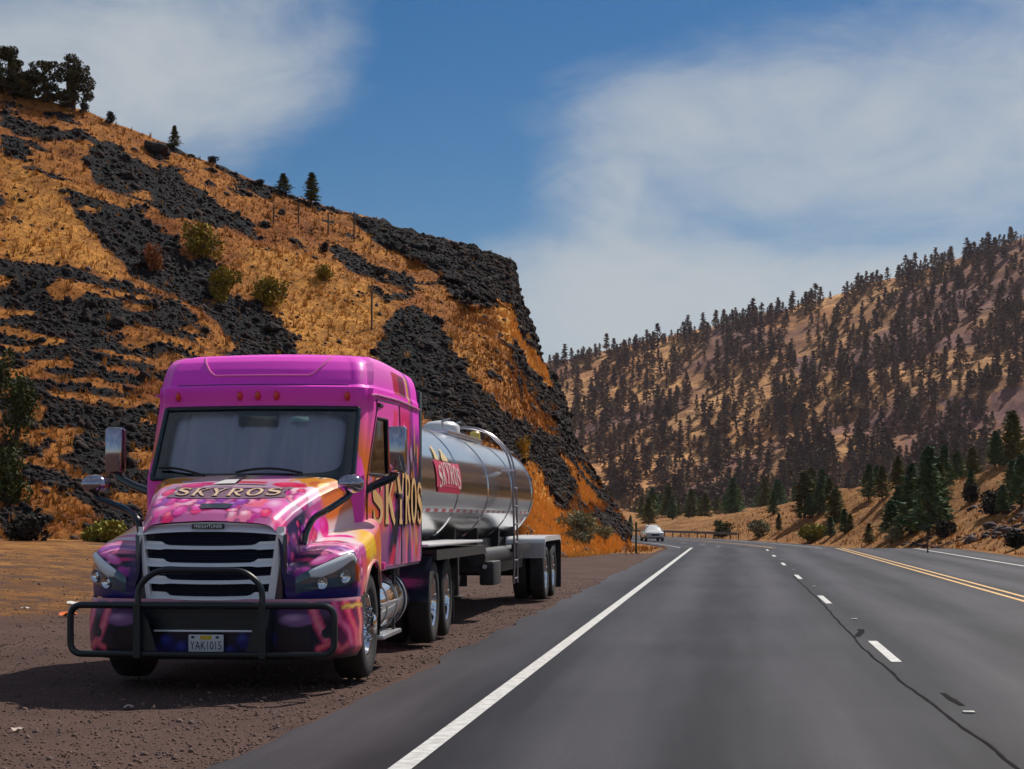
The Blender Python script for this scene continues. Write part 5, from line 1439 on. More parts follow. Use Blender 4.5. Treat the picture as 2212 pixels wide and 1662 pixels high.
# hose tubes, pump cabinet, frame
MB().box(-0.50, 0.50, 6.0, 18.2, 0.98, 1.16, 0.02).build('subframe', M_frame, trailer)
MB().prism([(5.6, 1.12), (9.6, 1.12), (9.75, 1.0), (5.6, 1.0)], 'x', -1.15, 1.15).build('upper_coupler', M_frame, trailer, False)
MB().box(0.55, 1.16, 5.0, 9.3, 1.165, 1.20, 0.012).build('coupler_deck', M_wht, trailer)
MB().box(-1.16, -0.55, 5.0, 9.3, 1.165, 1.20, 0.012).build('coupler_deck', M_wht, trailer)
for sg in (1, -1):
    for y in (10.2, 12.4, 14.9, 16.9):
        MB().prism([(y - 0.06, 1.0), (y + 0.06, 1.0), (y + 0.06, TZ - 0.62), (y - 0.06, TZ - 0.62)], 'x', *sorted((sg * 0.42, sg * 0.62))).build('cradle', M_frame, trailer, False)
    MB().box(*sorted((sg * 0.62, sg * 0.74)), 9.7, 9.82, 0.38, 1.1, 0.01).box(*sorted((sg * 0.56, sg * 0.80)), 9.62, 9.90, 0.34, 0.39, 0.01).build('landing_leg', M_frame, trailer)
    MB().lathe([(10.6, 0.001), (10.6, 0.13), (14.9, 0.13), (14.9, 0.001)], 'y', (sg * 0.88, 0, 0.92), 18).build('hose_tube', M_frame, trailer, True, 40)
    for y in (16.9, 18.2):
        make_wheel(trailer, sg * 1.24, y, 0.505, 0.27, sg, 'drive', I_)
        tp = MB(); r = 0.505; tp.lathe([(-0.11, r * 0.58), (-0.13, r * 0.8), (-0.11, r * 0.97), (0, r), (0.11, r * 0.97), (0.13, r * 0.8), (0.11, r * 0.58)], 'x', (sg * 0.78, y, r), 36); tp.build('inner_tyre', M_rub, trailer)
    # one long flat-topped mudguard with rounded ends over both axles
    prof = [(16.22, 0.78), (16.24, 1.10), (16.34, 1.165), (17.0, 1.175), (18.9, 1.175), (19.05, 1.16), (19.12, 1.08)]
    prof = rounded([(0, *p) for p in prof], 0.1, 3)
    V = []
    for p in prof:
        for xx in (0.56, 1.28): V.append((sg * xx, p.y, p.z))
    mesh_obj('mudguard', V, grid_faces(len(prof), 2), M_wht, trailer, True, 50)
    V = []
    for p in prof: V += [(sg * 1.28, p.y, p.z), (sg * 1.28, p.y, p.z - 0.09)]
    mesh_obj('mudguard_edge', V, grid_faces(len(prof), 2), M_wht, trailer, True, 50)
    MB().box(*sorted((sg * 0.58, sg * 1.27)), 16.20, 16.22, 0.80, 1.05).build('mudguard_front', M_alu, trailer)
    MB().box(*sorted((sg * 0.60, sg * 1.28)), 19.13, 19.155, 0.14, 1.08).build('mud_flap', M_rub, trailer)
    MB().box(*sorted((sg * 1.02, sg * 1.05)), 13.5, 16.1, 0.95, 1.08, 0.005).build('side_rail', M_frame, trailer)
    MB().box(*sorted((sg * 0.9, sg * 1.12)), 10.7, 11.5, 0.50, 0.86, 0.03).build('pump_cabinet', M_frame, trailer)
    MB().lathe([(-0.01, 0.001), (-0.012, 0.03), (0.01, 0.035)], 'y', (sg * 0.98, 10.69, 0.78), 12).build('side_lamp', M_wht, trailer)
MB().box(-0.9, 0.9, 12.5, 16.0, 0.62, 0.98, 0.03).build('belly_box', M_frame, trailer)
for y in (16.9, 18.2):
    MB().lathe([(-0.9, 0.07), (0.9, 0.07)], 'x', (0, y, 0.505), 14).build('axle', M_frame, trailer)
MB().box(-1.2, 1.2, 18.75, 18.9, 0.85, 1.0, 0.02).build('rear_beam', M_frame, trailer)
for x in (-0.35, 0.35):
    MB().box(x - 0.05, x + 0.05, 9.3, 16.6, 0.86, 0.99, 0.01).build('frame_rail', M_frame, trailer)
MB().lathe([(5.2, 0.05), (5.2, 0.07), (5.55, 0.07)], 'y', (0.62, 0, 1.08), 12).build('air_coupling', M_wht, trailer)
MB().box(0.66, 0.8, 5.12, 5.2, 1.2, 1.26, 0.01).build('front_marker', M_amber, trailer)

# ================================================================== other things by the road
def make_suv():
    root = thing('suv', 'white oncoming car far off at the bend beside the rock face', 'car')
    wht = mat('white_car_paint', (0.72, 0.76, 0.76), 0.25, coat=0.8)
    # y forward is -y: stations from the nose back: (y, halfwidth, zbottom, zbelt, ztop, top halfwidth)
    st = [(0.0, .72, .42, .72, .78, .60), (0.12, .86, .30, .86, .92, .74), (0.5, .92, .26, .95, 1.02, .80), (1.05, .93, .26, 1.00, 1.08, .82), (1.35, .93, .26, 1.02, 1.20, .78), (1.85, .93, .26, 1.04, 1.58, .66),
          (2.3, .93, .26, 1.05, 1.66, .65), (3.4, .93, .26, 1.06, 1.64, .64), (4.1, .92, .28, 1.06, 1.52, .66), (4.45, .88, .36, 1.05, 1.12, .78), (4.55, .78, .45, .9, .95, .7)]
    V = []
    for (y, hw, zb, zm, zt, tw) in st:
        half = [(hw * 0.82, zb), (hw, zb + 0.12), (hw + .01, (zb + zm) / 2), (hw * 0.98, zm), (tw + 0.03, zt - 0.06), (tw * 0.8, zt), (0, zt + 0.02)]
        pr = half + [(-x, z) for x, z in half[-2::-1]]
        V += [(x, y, z) for x, z in pr]
    F = [tuple(f) for f in grid_faces(len(st), 13)] + [tuple(range(13)), tuple(range((len(st) - 1) * 13, len(st) * 13))[::-1]]
    mb = MB(); mb.add(V, F); body = mb.build('body', wht, root, True, 38)
    gl = mat('car_glass', (0.03, 0.04, 0.05), 0.05, coat=1.0)
    MB().add([(-.74, 1.34, 1.15), (.74, 1.34, 1.15), (.62, 1.83, 1.575), (-.62, 1.83, 1.575)], [(0, 1, 2, 3)]).build('windscreen', gl, root)
    for sg in (1, -1):
        MB().add([(sg * .905, 1.6, 1.08), (sg * .905, 4.0, 1.10), (sg * .70, 3.9, 1.50), (sg * .70, 2.0, 1.53)], [(0, 1, 2, 3)]).build('side_window', gl, root)
        MB().box(*sorted((sg * .50, sg * .80)), -0.0, 0.25, .76, .88, .03).build('headlight', mat('car_lamp', (0.8, 0.82, 0.84), 0.15, coat=1), root)
        MB().box(*sorted((sg * .93, sg * 1.08)), 1.45, 1.58, 1.05, 1.2, .03).build('wing_mirror', wht, root)
        for y in (0.85, 3.65):
            e = MB().lathe([(-.11, .2), (-.11, .31), (-.08, .34), (.08, .34), (.11, .31), (.11, .2)], 'x', (sg * .84, y, .34), 24).build('wheel', M_rub, root)
            MB().lathe([(sg * .10, .2), (sg * .09, .001)], 'x', (sg * .84, y, .34), 20).build('rim', M_alu, e)
    MB().box(-.42, .42, -0.03, 0.06, .58, .78, .02).build('grille', M_black, root)
    MB().box(-.70, .70, 0.02, 0.16, .30, .46, .03).build('lower_bumper', M_black, root)
    MB().box(-.2, .2, -0.04, -0.02, .48, .56).build('number_plate', M_wht, root)
    return root
suv = make_suv()
h = hit(1416, 1171, B_gr)[0]
yc_ = h.y
suv.location = (h.x, h.y, float(zprof(h.y)) + 0.005)
suv.rotation_euler = (0, 0, math.atan2(-(yc_ - Y0C) / RC, 1) * -1 + R(1))

# guard rail on the outside of the bend
rail = thing('guard_rail', 'low grey steel guard rail at the far bend behind the white car', 'guard rail')
pts = []
for y in np.arange(188, 262, 3.8):
    pts.append((11.6 + float(xoff(y)), y, float(drop(11.6 + float(xoff(y)), y, B_gr))))
V = []
prof = [(0, .44), (-.06, .49), (0, .55), (0, .60), (-.06, .66), (0, .72)]
for (x, y, z) in pts:
    for (a, b) in prof: V.append((x + a, y, z + b + 0.1))
M_galv = mat('weathered_galvanised', (0.16, 0.12, 0.10), 0.7, 0.1, col2=(0.26, 0.21, 0.18), scale=3)
mesh_obj('rail_beam', V, grid_faces(len(pts), len(prof)), M_galv, rail, True)
for (x, y, z) in pts:
    MB().box(x + 0.01, x + 0.14, y - .07, y + .07, z - 0.3, z + .78).build('post', mat('timber_post', (0.12, 0.08, 0.06), 0.9), rail)

def post(px_, py_, hgt, name, label, cat, m, wdt=0.05, top=None, group=None, tilt=0.0):
    p = hit(px_, py_)[0]
    r_ = thing(name, label, cat, tuple(p), 0, group)
    MB().tube([(0, 0, -0.2), (0, 0, hgt * 0.5), (0.01, 0, hgt)], wdt, 8).build('shaft', m, r_)
    if top: MB().box(-top[0], top[0], -0.012, 0.012, hgt - top[1], hgt + 0.02, 0.006).build('reflector', top[2], r_)
    r_.rotation_euler = (0, tilt, R(7))
    return r_
M_olive = mat('olive_post', (0.05, 0.07, 0.02), 0.6); M_rust = mat('brown_post', (0.07, 0.04, 0.03), 0.8); M_wood = mat('grey_wood', (0.10, 0.07, 0.05), 0.9)
post(1374, 1196, 1.35, 'delineator_post', 'slim dark olive marker post at the end of the gravel pull-out', 'post', M_olive, 0.045, (0.05, 0.22, M_olive))
post(2004, 1196, 0.75, 'sign_post', 'short brown post beside the right edge of the road', 'post', M_rust, 0.035, (0.045, 0.1, M_rust))
for (x, y, hh, lab) in [(803, 712, 2.1, 'tall thin fence post on the orange slope above the tank'), (591, 489, 1.3, 'grey fence post on the slope left of the others on the fence line'), (645, 482, 1.3, 'grey fence post second along the fence line up the slope'),
                        (709, 508, 1.4, 'grey fence post third along the fence line up the slope'), (765, 523, 1.9, 'leaning grey fence post nearest the dark cliff top')]:
    post(x, y, hh, 'fence_post', lab, 'fence post', M_wood, 0.05, None, 'posts of the old fence on the hill')
# litter on the dirt
def litter(px_, py_, s_, name, label, m):
    p = hit(px_, py_, B_gr)[0]
    V, F = [], []
    rr = random.Random(int(px_ * 7 + py_))
    for i in range(5):
        for j in range(4): V.append(((i - 2) * s_ / 4 + rr.uniform(-.1, .1) * s_, (j - 1.5) * s_ / 5 + rr.uniform(-.1, .1) * s_, 0.012 + rr.uniform(0, .30) * s_))
    o = mesh_obj(name, V, grid_faces(5, 4), m); o.location = p; o.rotation_euler = (0, 0, rr.uniform(0, 3))
    return tag(o, label, 'litter')
litter(145, 1333, 0.26, 'wrapper', 'crumpled orange wrapper lying on the dirt left of the truck', mat('orange_plastic', (0.75, 0.16, 0.04), 0.5))
litter(158, 1308, 0.20, 'paper_scrap', 'white paper scrap lying on the dirt left of the bull bar', mat('white_paper', (0.7, 0.68, 0.64), 0.8))
litter(55, 1317, 0.12, 'paper_scrap', 'tiny white scrap on the dirt at the far left edge', mat('white_paper', (0.7, 0.68, 0.64), 0.8))
litter(35, 1582, 0.09, 'paper_scrap', 'pale flattened scrap on the gravel in the lower left corner', mat('tan_card', (0.5, 0.38, 0.33), 0.8))
litter(280, 1533, 0.10, 'cardboard_scrap', 'thin brown scrap at the edge of the truck shadow', mat('tan_card', (0.5, 0.38, 0.33), 0.8))
litter(680, 1597, 0.05, 'paper_scrap', 'small white fleck on the paved shoulder by its edge', mat('white_paper', (0.7, 0.68, 0.64), 0.8))

# ================================================================== rocks, grass and plants
def ico():
    bm = bmesh.new(); bmesh.ops.create_icosphere(bm, subdivisions=1, radius=1)
    V = np.array([v_.co[:] for v_ in bm.verts]); F = np.array([[v_.index for v_ in f.verts] for f in bm.faces]); bm.free(); return V, F
ICV, ICF = ico()
def rock_shape(seed, flat=0.7):
    r = np.random.default_rng(seed); V = ICV * (1 + r.uniform(-0.32, 0.25, (len(ICV), 1))); V = V + r.normal(0, 0.08, V.shape); V[:, 2] *= flat; return V
def rotz(V, a):
    c_, s_ = np.cos(a), np.sin(a); return np.stack([V[..., 0] * c_ - V[..., 1] * s_, V[..., 0] * s_ + V[..., 1] * c_, V[..., 2]], -1)
def merge(templates, pos, scale, rng, tilt=0.5, F=None):
    """scatter triangle templates: one mesh"""
    n = len(pos); T_ = np.stack(templates); k = rng.integers(0, len(templates), n)
    V = T_[k] * np.asarray(scale)[:, None, None]
    a = rng.uniform(0, 6.283, n)[:, None]
    V = rotz(V, a)
    if tilt:
        t = rng.normal(0, tilt, n)[:, None]; c_, s_ = np.cos(t), np.sin(t)
        V = np.stack([V[..., 0], V[..., 1] * c_ - V[..., 2] * s_, V[..., 1] * s_ + V[..., 2] * c_], -1); V = rotz(V, a * 1.7)
    V = V + np.asarray(pos)[:, None, :]
    nv = T_.shape[1]; FF = (F[None] + (np.arange(n) * nv)[:, None, None]).reshape(-1, F.shape[1])
    return V.reshape(-1, 3), FF
def hill_points(n, cond, rng, vmax=None):
    vi = rng.uniform(0, (vmax or NV - 2), n * 6); ui = rng.uniform(0, NU - 2, n * 6)
    a, b = vi.astype(int), ui.astype(int); fa, fb = (vi - a)[:, None], (ui - b)[:, None]
    P = HILLV[a, b] * (1 - fa) * (1 - fb) + HILLV[a + 1, b] * fa * (1 - fb) + HILLV[a, b + 1] * (1 - fa) * fb + HILLV[a + 1, b + 1] * fa * fb
    rk = HILLR[a, b]
    x, y, d = px_of(P)
    keep = cond(rk, x, y, P) & (x > -120) & (x < 1420)
    P = P[keep][:n]; return P
RS = [rock_shape(i, 0.62 + 0.05 * i) for i in range(7)]
M_talus = mat('basalt_talus', (0.003, 0.008, 0.012), 0.95, col2=(0.048, 0.027, 0.021), scale=1.1, detail=8, spec=0.2)
P = hill_points(54000, lambda rk, x, y, P: rk > 0.12 + 0.5 * RNG.random(len(rk)), RNG)
V, F = merge(RS, P, np.clip(RNG.lognormal(-2.75, 0.6, len(P)), 0.03, 0.34), RNG, 0.6, ICF)
o = stuff(mesh_obj('talus_rocks', V, F, M_talus)); o['label'] = 'loose dark basalt rubble covering the bare strips of the left hill'; o['category'] = 'rocks'
P = hill_points(3600, lambda rk, x, y, P: (rk < 0.5) & (RNG.random(len(rk)) < 0.15 + 2 * rk), RNG)
V, F = merge(RS, P, np.clip(RNG.lognormal(-2.5, 0.5, len(P)), 0.04, 0.3), RNG, 0.4, ICF)
o = stuff(mesh_obj('scattered_stones', V, F, mat('brown_stone', (0.02, 0.015, 0.015), 0.9, col2=(0.10, 0.055, 0.04), scale=0.8))); o['label'] = 'small brown stones scattered through the dry grass of the hill'; o['category'] = 'stones'

def blades(seed, n=6, spread=0.5, lean=0.5, w_=0.10):
    r = np.random.default_rng(seed); V = []
    for i in range(n):
        a = r.uniform(0, 6.28); b = r.uniform(0, 6.28); x, y = spread * 0.4 * r.uniform(0, 1) * np.array([math.cos(b), math.sin(b)])
        h_ = r.uniform(0.55, 1.0); dx, dy = math.cos(a) * w_, math.sin(a) * w_; lx, ly = r.normal(0, lean * 0.5, 2)
        V += [(x - dx, y - dy, -0.08), (x + dx, y + dy, -0.08), (x + lx, y + ly, h_)]
    return np.array(V)
BL = [blades(i) for i in range(9)]; BF = np.arange(18).reshape(6, 3)
M_grass = mat('dry_grass_blades', (0.15, 0.042, 0.008), 0.9, col2=(0.74, 0.36, 0.080), scale=0.8, detail=8, spec=0.1)
P = hill_points(36000, lambda rk, x, y, P: (rk < 0.15 + 0.6 * RNG.random(len(rk))) | (RNG.random(len(rk)) < 0.05), RNG)
V, F = merge(BL, P, np.clip(RNG.lognormal(-1.75, 0.45, len(P)), 0.08, 0.5), RNG, 0.0, BF)
gx_, gy_, _ = px_of(P); gs_ = np.zeros(len(P))
for i_, PP in enumerate(ORANGE): gs_[pip(gx_ + 12 * fbm(gx_ / 30, gy_ / 30, s=71), gy_, PP)] = 0.40 if i_ < 2 else 0.85  # blades take the golden tone, paler on the apron to make up for weak sun
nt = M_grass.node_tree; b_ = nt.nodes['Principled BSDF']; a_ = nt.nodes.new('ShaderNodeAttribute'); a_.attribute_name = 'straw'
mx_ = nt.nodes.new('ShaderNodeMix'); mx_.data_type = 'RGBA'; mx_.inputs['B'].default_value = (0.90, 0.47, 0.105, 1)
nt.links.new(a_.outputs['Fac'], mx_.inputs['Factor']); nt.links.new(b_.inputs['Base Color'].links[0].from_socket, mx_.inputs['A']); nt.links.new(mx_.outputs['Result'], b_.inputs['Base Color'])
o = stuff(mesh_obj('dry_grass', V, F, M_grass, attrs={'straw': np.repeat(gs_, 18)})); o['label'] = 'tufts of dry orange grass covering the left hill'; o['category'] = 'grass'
# grass on the right bank and at the end of the pull-out
n = 34000
X = RNG.uniform(-14, 46, n * 2); Y = 30 + 190 * RNG.random(n * 2) ** 1.5
t = X - xoff(Y); k = (t > 11.6 + 0.6 * RNG.random(n * 2)) | ((t < -3.6) & (t > -9) & (Y > 74 + RNG.normal(0, 2, n * 2)) & (Y < 112))
X, Y = X[k][:n], Y[k][:n]; Z = ground_z(X, Y)
for i in np.where(X < -3)[0]: Z[i] = drop(X[i], Y[i], B_left, B_gr)
V, F = merge(BL, np.stack([X, Y, Z], 1), np.clip(RNG.lognormal(-1.95, 0.45, len(X)), 0.06, 0.45), RNG, 0.0, BF)
o = stuff(mesh_obj('roadside_grass', V, F, M_grass)); o['label'] = 'dry straw grass along the right bank and road verges'; o['category'] = 'grass'
# rubble on the right bank cut
n = 2600
Y = 36 + 90 * RNG.random(n); X = 13.2 + 7 * RNG.random(n) ** 1.4 + xoff(Y); k = fbm(X / 4, Y / 6, s=77) > 0.02; X, Y = X[k], Y[k]
V, F = merge(RS, np.stack([X, Y, ground_z(X, Y)], 1), np.clip(RNG.lognormal(-2.2, 0.6, len(X)), 0.05, 0.5), RNG, 0.5, ICF)
o = stuff(mesh_obj('bank_rubble', V, F, mat('bank_stone', (0.012, 0.012, 0.016), 0.9, col2=(0.08, 0.045, 0.04), scale=0.8))); o['label'] = 'dark broken rock on the cut bank at the right edge'; o['category'] = 'rocks'
# gravel of the pull-out
n = 22000
Y = 8.5 + 34 * RNG.random(n) ** 1.7; X = -3.15 - (0.3 + 0.42 * Y) * RNG.random(n) ** 1.25
V, F = merge(RS, np.stack([X, Y, ground_z(X, Y) + 0.003], 1), np.clip(RNG.lognormal(-4.95, 0.5, n), 0.004, 0.045), RNG, 0.4, ICF)
o = stuff(mesh_obj('gravel', V, F, mat('red_brown_gravel', (0.05, 0.028, 0.024), 0.9, col2=(0.24, 0.145, 0.115), scale=9, detail=3))); o['label'] = 'loose reddish gravel on the roadside pull-out'; o['category'] = 'gravel'
# single boulders
cand = hill_points(700, lambda rk, x, y, P: (rk > 0.7) & (x > 0) & (x < 1250) & (y < 1000), RNG)
spots = [tuple(hit(338, 332)[0])] + [tuple(p) for p in cand[::16]][:42]
bmeshs = []
for i in range(5):
    bm = bmesh.new(); bmesh.ops.create_icosphere(bm, subdivisions=2, radius=1); r = np.random.default_rng(90 + i)
    for v_ in bm.verts:
        q = v_.co; f = 1 + 0.30 * float(vnoise([q.x * 1.4 + i * 9], [q.y * 1.4], [q.z * 1.4])[0]) + 0.1 * float(vnoise([q.x * 4], [q.y * 4 + i], [q.z * 4])[0]); v_.co = Vector((q.x * f, q.y * f * 0.85, q.z * f * 0.75))
    me = bpy.data.meshes.new('boulder'); bm.to_mesh(me); bm.free(); me.materials.append(M_talus); bmeshs.append(me)
for i, p in enumerate(spots):
    o = bpy.data.objects.new('boulder', bmeshs[i % 5]); COL.objects.link(o)
    s_ = 1.0 if i == 0 else random.uniform(0.25, 0.5)
    o.location = (p[0], p[1], p[2] + s_ * 0.2); o.scale = (s_ * random.uniform(.8, 1.3), s_, s_ * random.uniform(.7, 1.1)); o.rotation_euler = (random.uniform(-.3, .3), random.uniform(-.3, .3), random.uniform(0, 6))
    if i == 0: tag(o, 'big black boulder standing alone just below the ridge of the left hill', 'boulder')
    else: tag(o, 'dark angular boulder lying in the rubble of the left hill', 'boulder', 'boulders in the rubble of the left hill')

# ---- leafy plants
def leaf_cloud(lobes, n, size, rng, flat=1.0):
    """lobes: (cx,cy,cz,rx,ry,rz); leaves mostly near the lobe surfaces, as tilted triangles pairs"""
    L_ = np.array(lobes, float); vol = (L_[:, 3] * L_[:, 4] * L_[:, 5]) ** (2 / 3); k = rng.choice(len(L_), n, p=vol / vol.sum())
    d = rng.normal(size=(n, 3)); d /= np.linalg.norm(d, axis=1)[:, None]
    r = rng.uniform(0.35, 1.0, n) ** 0.5 * (1 + 0.12 * rng.normal(size=n))
    C_ = L_[k, :3] + d * r[:, None] * L_[k, 3:]
    a = rng.normal(size=(n, 3)); a /= np.linalg.norm(a, axis=1)[:, None]; b = np.cross(a, rng.normal(size=(n, 3))); b /= np.linalg.norm(b, axis=1)[:, None]
    s_ = size * rng.uniform(0.6, 1.3, n)[:, None]
    V = np.stack([C_ - a * s_, C_ + b * s_ * 0.55, C_ + a * s_, C_ - b * s_ * 0.55], 1).reshape(-1, 3)
    return V, np.arange(4 * n).reshape(-1, 4)
def leafmat(name, c1, c2): return mat(name, c1, 0.8, col2=c2, scale=1.6, detail=8, spec=0.15)
def shrub(p, w_, h_, label, cat, m, n=700, size=0.07, seed=0, name='shrub', group=None, up=False):
    rng = np.random.default_rng(seed + 5); r_ = thing(name, label, cat, tuple(p), 0, group)
    lob = []
    for i in range(14):
        a = rng.uniform(0, 6.28); q = rng.uniform(0, 0.62)
        lob.append((q * w_ / 2 * math.cos(a), q * w_ / 2 * math.sin(a), h_ * rng.uniform(0.16, 0.74), w_ * rng.uniform(.16, .27), w_ * rng.uniform(.16, .27), h_ * rng.uniform(.2, .32)))
    V, F = leaf_cloud(lob, n, size, rng)
    mesh_obj('foliage', V, F, m, r_)
    mb = MB()
    for l in lob[:6]: mb.tube([(0, 0, -0.2), (l[0] * .4, l[1] * .4, l[2] * .5), (l[0], l[1], l[2])], 0.02, 5, rr=[0.03 * w_, 0.018 * w_, 0.006 * w_])
    mb.build('stems', mat('shrub_stem', (0.08, 0.055, 0.04), 0.9), r_)
    return r_
G_yel = leafmat('rabbitbrush_leaf', (0.13, 0.12, 0.015), (0.42, 0.27, 0.03)); G_sage = leafmat('sage_leaf', (0.16, 0.16, 0.09), (0.40, 0.36, 0.20)); G_rust = leafmat('rust_leaf', (0.20, 0.06, 0.02), (0.42, 0.16, 0.05))
G_grn = leafmat('green_leaf', (0.025, 0.045, 0.015), (0.10, 0.11, 0.03)); G_lime = leafmat('lime_leaf', (0.16, 0.15, 0.02), (0.34, 0.30, 0.05)); G_dk = leafmat('dark_brush_leaf', (0.012, 0.014, 0.014), (0.05, 0.042, 0.03)); G_gold = leafmat('gold_leaf', (0.38, 0.20, 0.02), (0.65, 0.40, 0.05))
SH = [(438, 556, 95, 78, G_yel, 'large yellow-topped bush on the dark rubble of the left hill'), (478, 650, 85, 72, G_yel, 'yellow-green bush lower down the rubble strip, above the cab'), (585, 662, 85, 62, G_yel, 'olive bush at the foot of the rubble strip, right of two yellow ones'),
      (336, 588, 62, 62, G_rust, 'rust-coloured bush in the middle of the dark rubble'), (1124, 992, 50, 46, G_gold, 'bright golden bush seen just above the tank'), (700, 606, 50, 36, G_yel, 'small olive bush on the open orange slope'),
      (237, 268, 30, 26, G_dk, 'small dark bush on the skyline right of the big trees'), (180, 243, 26, 22, G_dk, 'low dark bush at the foot of the big skyline trees'), (1256, 1176, 100, 66, G_sage, 'round grey-green sagebrush beside the end of the pull-out'), (1300, 1172, 60, 34, G_sage, 'low sagebrush right of the round one by the pull-out'),
      (18, 1088, 120, 130, G_grn, 'tall green bush at the left edge, nearest the dirt'), (35, 960, 95, 150, G_grn, 'green bush on the slope above the one at the left edge'), (-10, 860, 90, 110, G_grn, 'green bush cut by the left edge, highest of three'), (228, 1172, 130, 44, G_lime, 'yellow-green weeds at the edge of the dirt left of the cab'), (60, 1168, 100, 50, G_dk, 'low dark brush at the foot of the slope on the left'),
      (1560, 1160, 60, 34, G_grn, 'low green bush at the far bend left of the others'), (1640, 1160, 70, 36, G_sage, 'pale bush beside the far bend'), (1760, 1166, 90, 34, G_lime, 'pale green bush along the right verge far up the road'), (1930, 1172, 56, 36, G_sage, 'olive bush by the right verge left of the brown post'),
      (2040, 1160, 70, 34, G_dk, 'dark scrub on the bank right of the brown post'), (2150, 1110, 90, 60, G_dk, 'dark scrub on the rocky bank near the right edge'), (2100, 1085, 50, 50, G_dk, 'narrow dark scrub on the upper bank at right'), (2195, 1185, 70, 40, G_dk, 'dark scrub at the foot of the bank at the right edge'),
      (700, 545, 22, 20, G_dk, 'tiny dark bush on the upper slope below the skyline pines'), (820, 600, 40, 22, G_dk, 'low dark bush on the slope left of the cliff'), (560, 405, 30, 16, G_dk, 'low dark bush on the skyline left of the twin pines'), (460, 352, 30, 16, G_dk, 'low dark bush on the skyline right of the lone pine')]
for i, (x, y, w_, h_, m, lab) in enumerate(SH):
    q = hit(x, y)
    if q is None: continue
    d = px_of([q[0][:]])[2][0]
    W_, H_ = w_ / FP * d, h_ / FP * d
    shrub(q[0], W_, H_ * 1.1, lab, 'bush', m, n=int(700 + 900 * min(1.5, w_ / 90)), size=max(0.05, W_ * 0.05), seed=i)

def conifer(h_, r_, levels, per, leaves, size, rng, base=0.10, droop=0.25, ragged=0.35):
    """spire of drooping branches made of many needle cards; returns crown V,F and trunk rings"""
    C_, A_ = [], []
    for l in range(levels):
        t = (l + rng.uniform(-.3, .3)) / levels; z = h_ * (base + (1 - base) * max(0, t))
        Lr = r_ * (1 - max(0, t)) ** 0.75 * (0.9 if t > 0.12 else 0.6 + 2.5 * max(t, 0)) + 0.02 * h_ * (1 - t)
        for b in range(per):
            a = rng.uniform(0, 6.283); L1 = Lr * (1 + rng.uniform(-ragged, ragged)); kx, ky = math.cos(a), math.sin(a)
            for j in range(leaves):
                f = rng.uniform(0.15, 1.0) ** 0.7; q = rng.normal(0, 0.10 * L1 + 0.01 * h_, 3)
                C_.append((kx * L1 * f + q[0], ky * L1 * f + q[1], z - droop * L1 * f * f + 0.12 * L1 * f + q[2] * 0.6)); A_.append((kx + rng.normal(0, .5), ky + rng.normal(0, .5), rng.normal(-0.1, .35)))
    C_ = np.array(C_); A_ = np.array(A_); A_ /= np.linalg.norm(A_, axis=1)[:, None]; n = len(C_)
    B_ = np.cross(A_, rng.normal(size=(n, 3))); B_ /= np.linalg.norm(B_, axis=1)[:, None]
    s_ = size * rng.uniform(0.6, 1.35, n)[:, None]
    V = np.stack([C_ - A_ * s_ * 0.5 + B_ * s_ * 0.32, C_ - A_ * s_ * 0.5 - B_ * s_ * 0.32, C_ + A_ * s_ * 0.9], 1).reshape(-1, 3)
    return V, np.arange(3 * n).reshape(-1, 3)
def trunk_mb(h_, r_, rng):
    mb = MB(); mb.tube([(0, 0, -0.04 * h_), (0.005 * h_, 0, 0.3 * h_), (0, 0.006 * h_, 0.65 * h_), (0, 0, 0.97 * h_)], r_, 7, rr=[r_ * 1.2, r_ * .85, r_ * .5, r_ * .1]); return mb
M_bark = mat('pine_bark', (0.07, 0.045, 0.035), 0.9, col2=(0.14, 0.09, 0.07), scale=6)
M_pine = leafmat('pine_needles', (0.035, 0.095, 0.055), (0.17, 0.23, 0.07)); M_pine2 = leafmat('pine_needles_olive', (0.06, 0.08, 0.022), (0.22, 0.20, 0.06)); M_hpine = mat('hillside_pine_needles', (0.075, 0.048, 0.055), 0.85, col2=(0.24, 0.17, 0.085), scale=0.12, detail=3, spec=0.1)
NEAR = []
for i in range(6):
    rng = np.random.default_rng(300 + i); V, F = conifer(1.0, 0.17 + 0.02 * (i % 3), 30, 9, 8, 0.044, rng, 0.07 + 0.02 * i, 0.3, 0.4)
    NEAR.append((V, F))
def near_tree(p, h_, label, cat, i, group=None, m=None, fat=1.0, name='pine_tree'):
    r_ = thing(name, label, cat, tuple(p), random.uniform(0, 6), group)
    V, F = NEAR[i % 6]
    key = 'crown%d%s' % (i % 6, (m or M_pine).name)
    if key not in MATS:
        me = mesh_obj('crown', V, F, m or M_pine); MATS[key] = me.data; bpy.data.objects.remove(me)
        tr = trunk_mb(1.0, 0.018, None).build('trunk', M_bark); MATS[key + 't'] = tr.data; bpy.data.objects.remove(tr)
    for nm, kk in (('crown', key), ('trunk', key + 't')):
        o = bpy.data.objects.new(nm, MATS[kk]); COL.objects.link(o); o.parent = r_
    r_.scale = (h_ * fat, h_ * fat, h_)
    return r_
# skyline pines on the left hill
for i, (x, yb_, yt, fat, lab) in enumerate([(377, 312, 270, 1.5, 'small lone pine on the skyline of the left hill'), (612, 416, 376, 2.0, 'left and broader of the twin pines on the skyline'), (673, 438, 374, 1.6, 'right and taller of the twin pines on the skyline')]):
    q = hit(x, yb_ + 4, B_left)[0]; d = px_of([q[:]])[2][0]; near_tree(q, (yb_ - yt + 6) / FP * d, lab, 'tree', i + 1, None, M_pine2, fat)
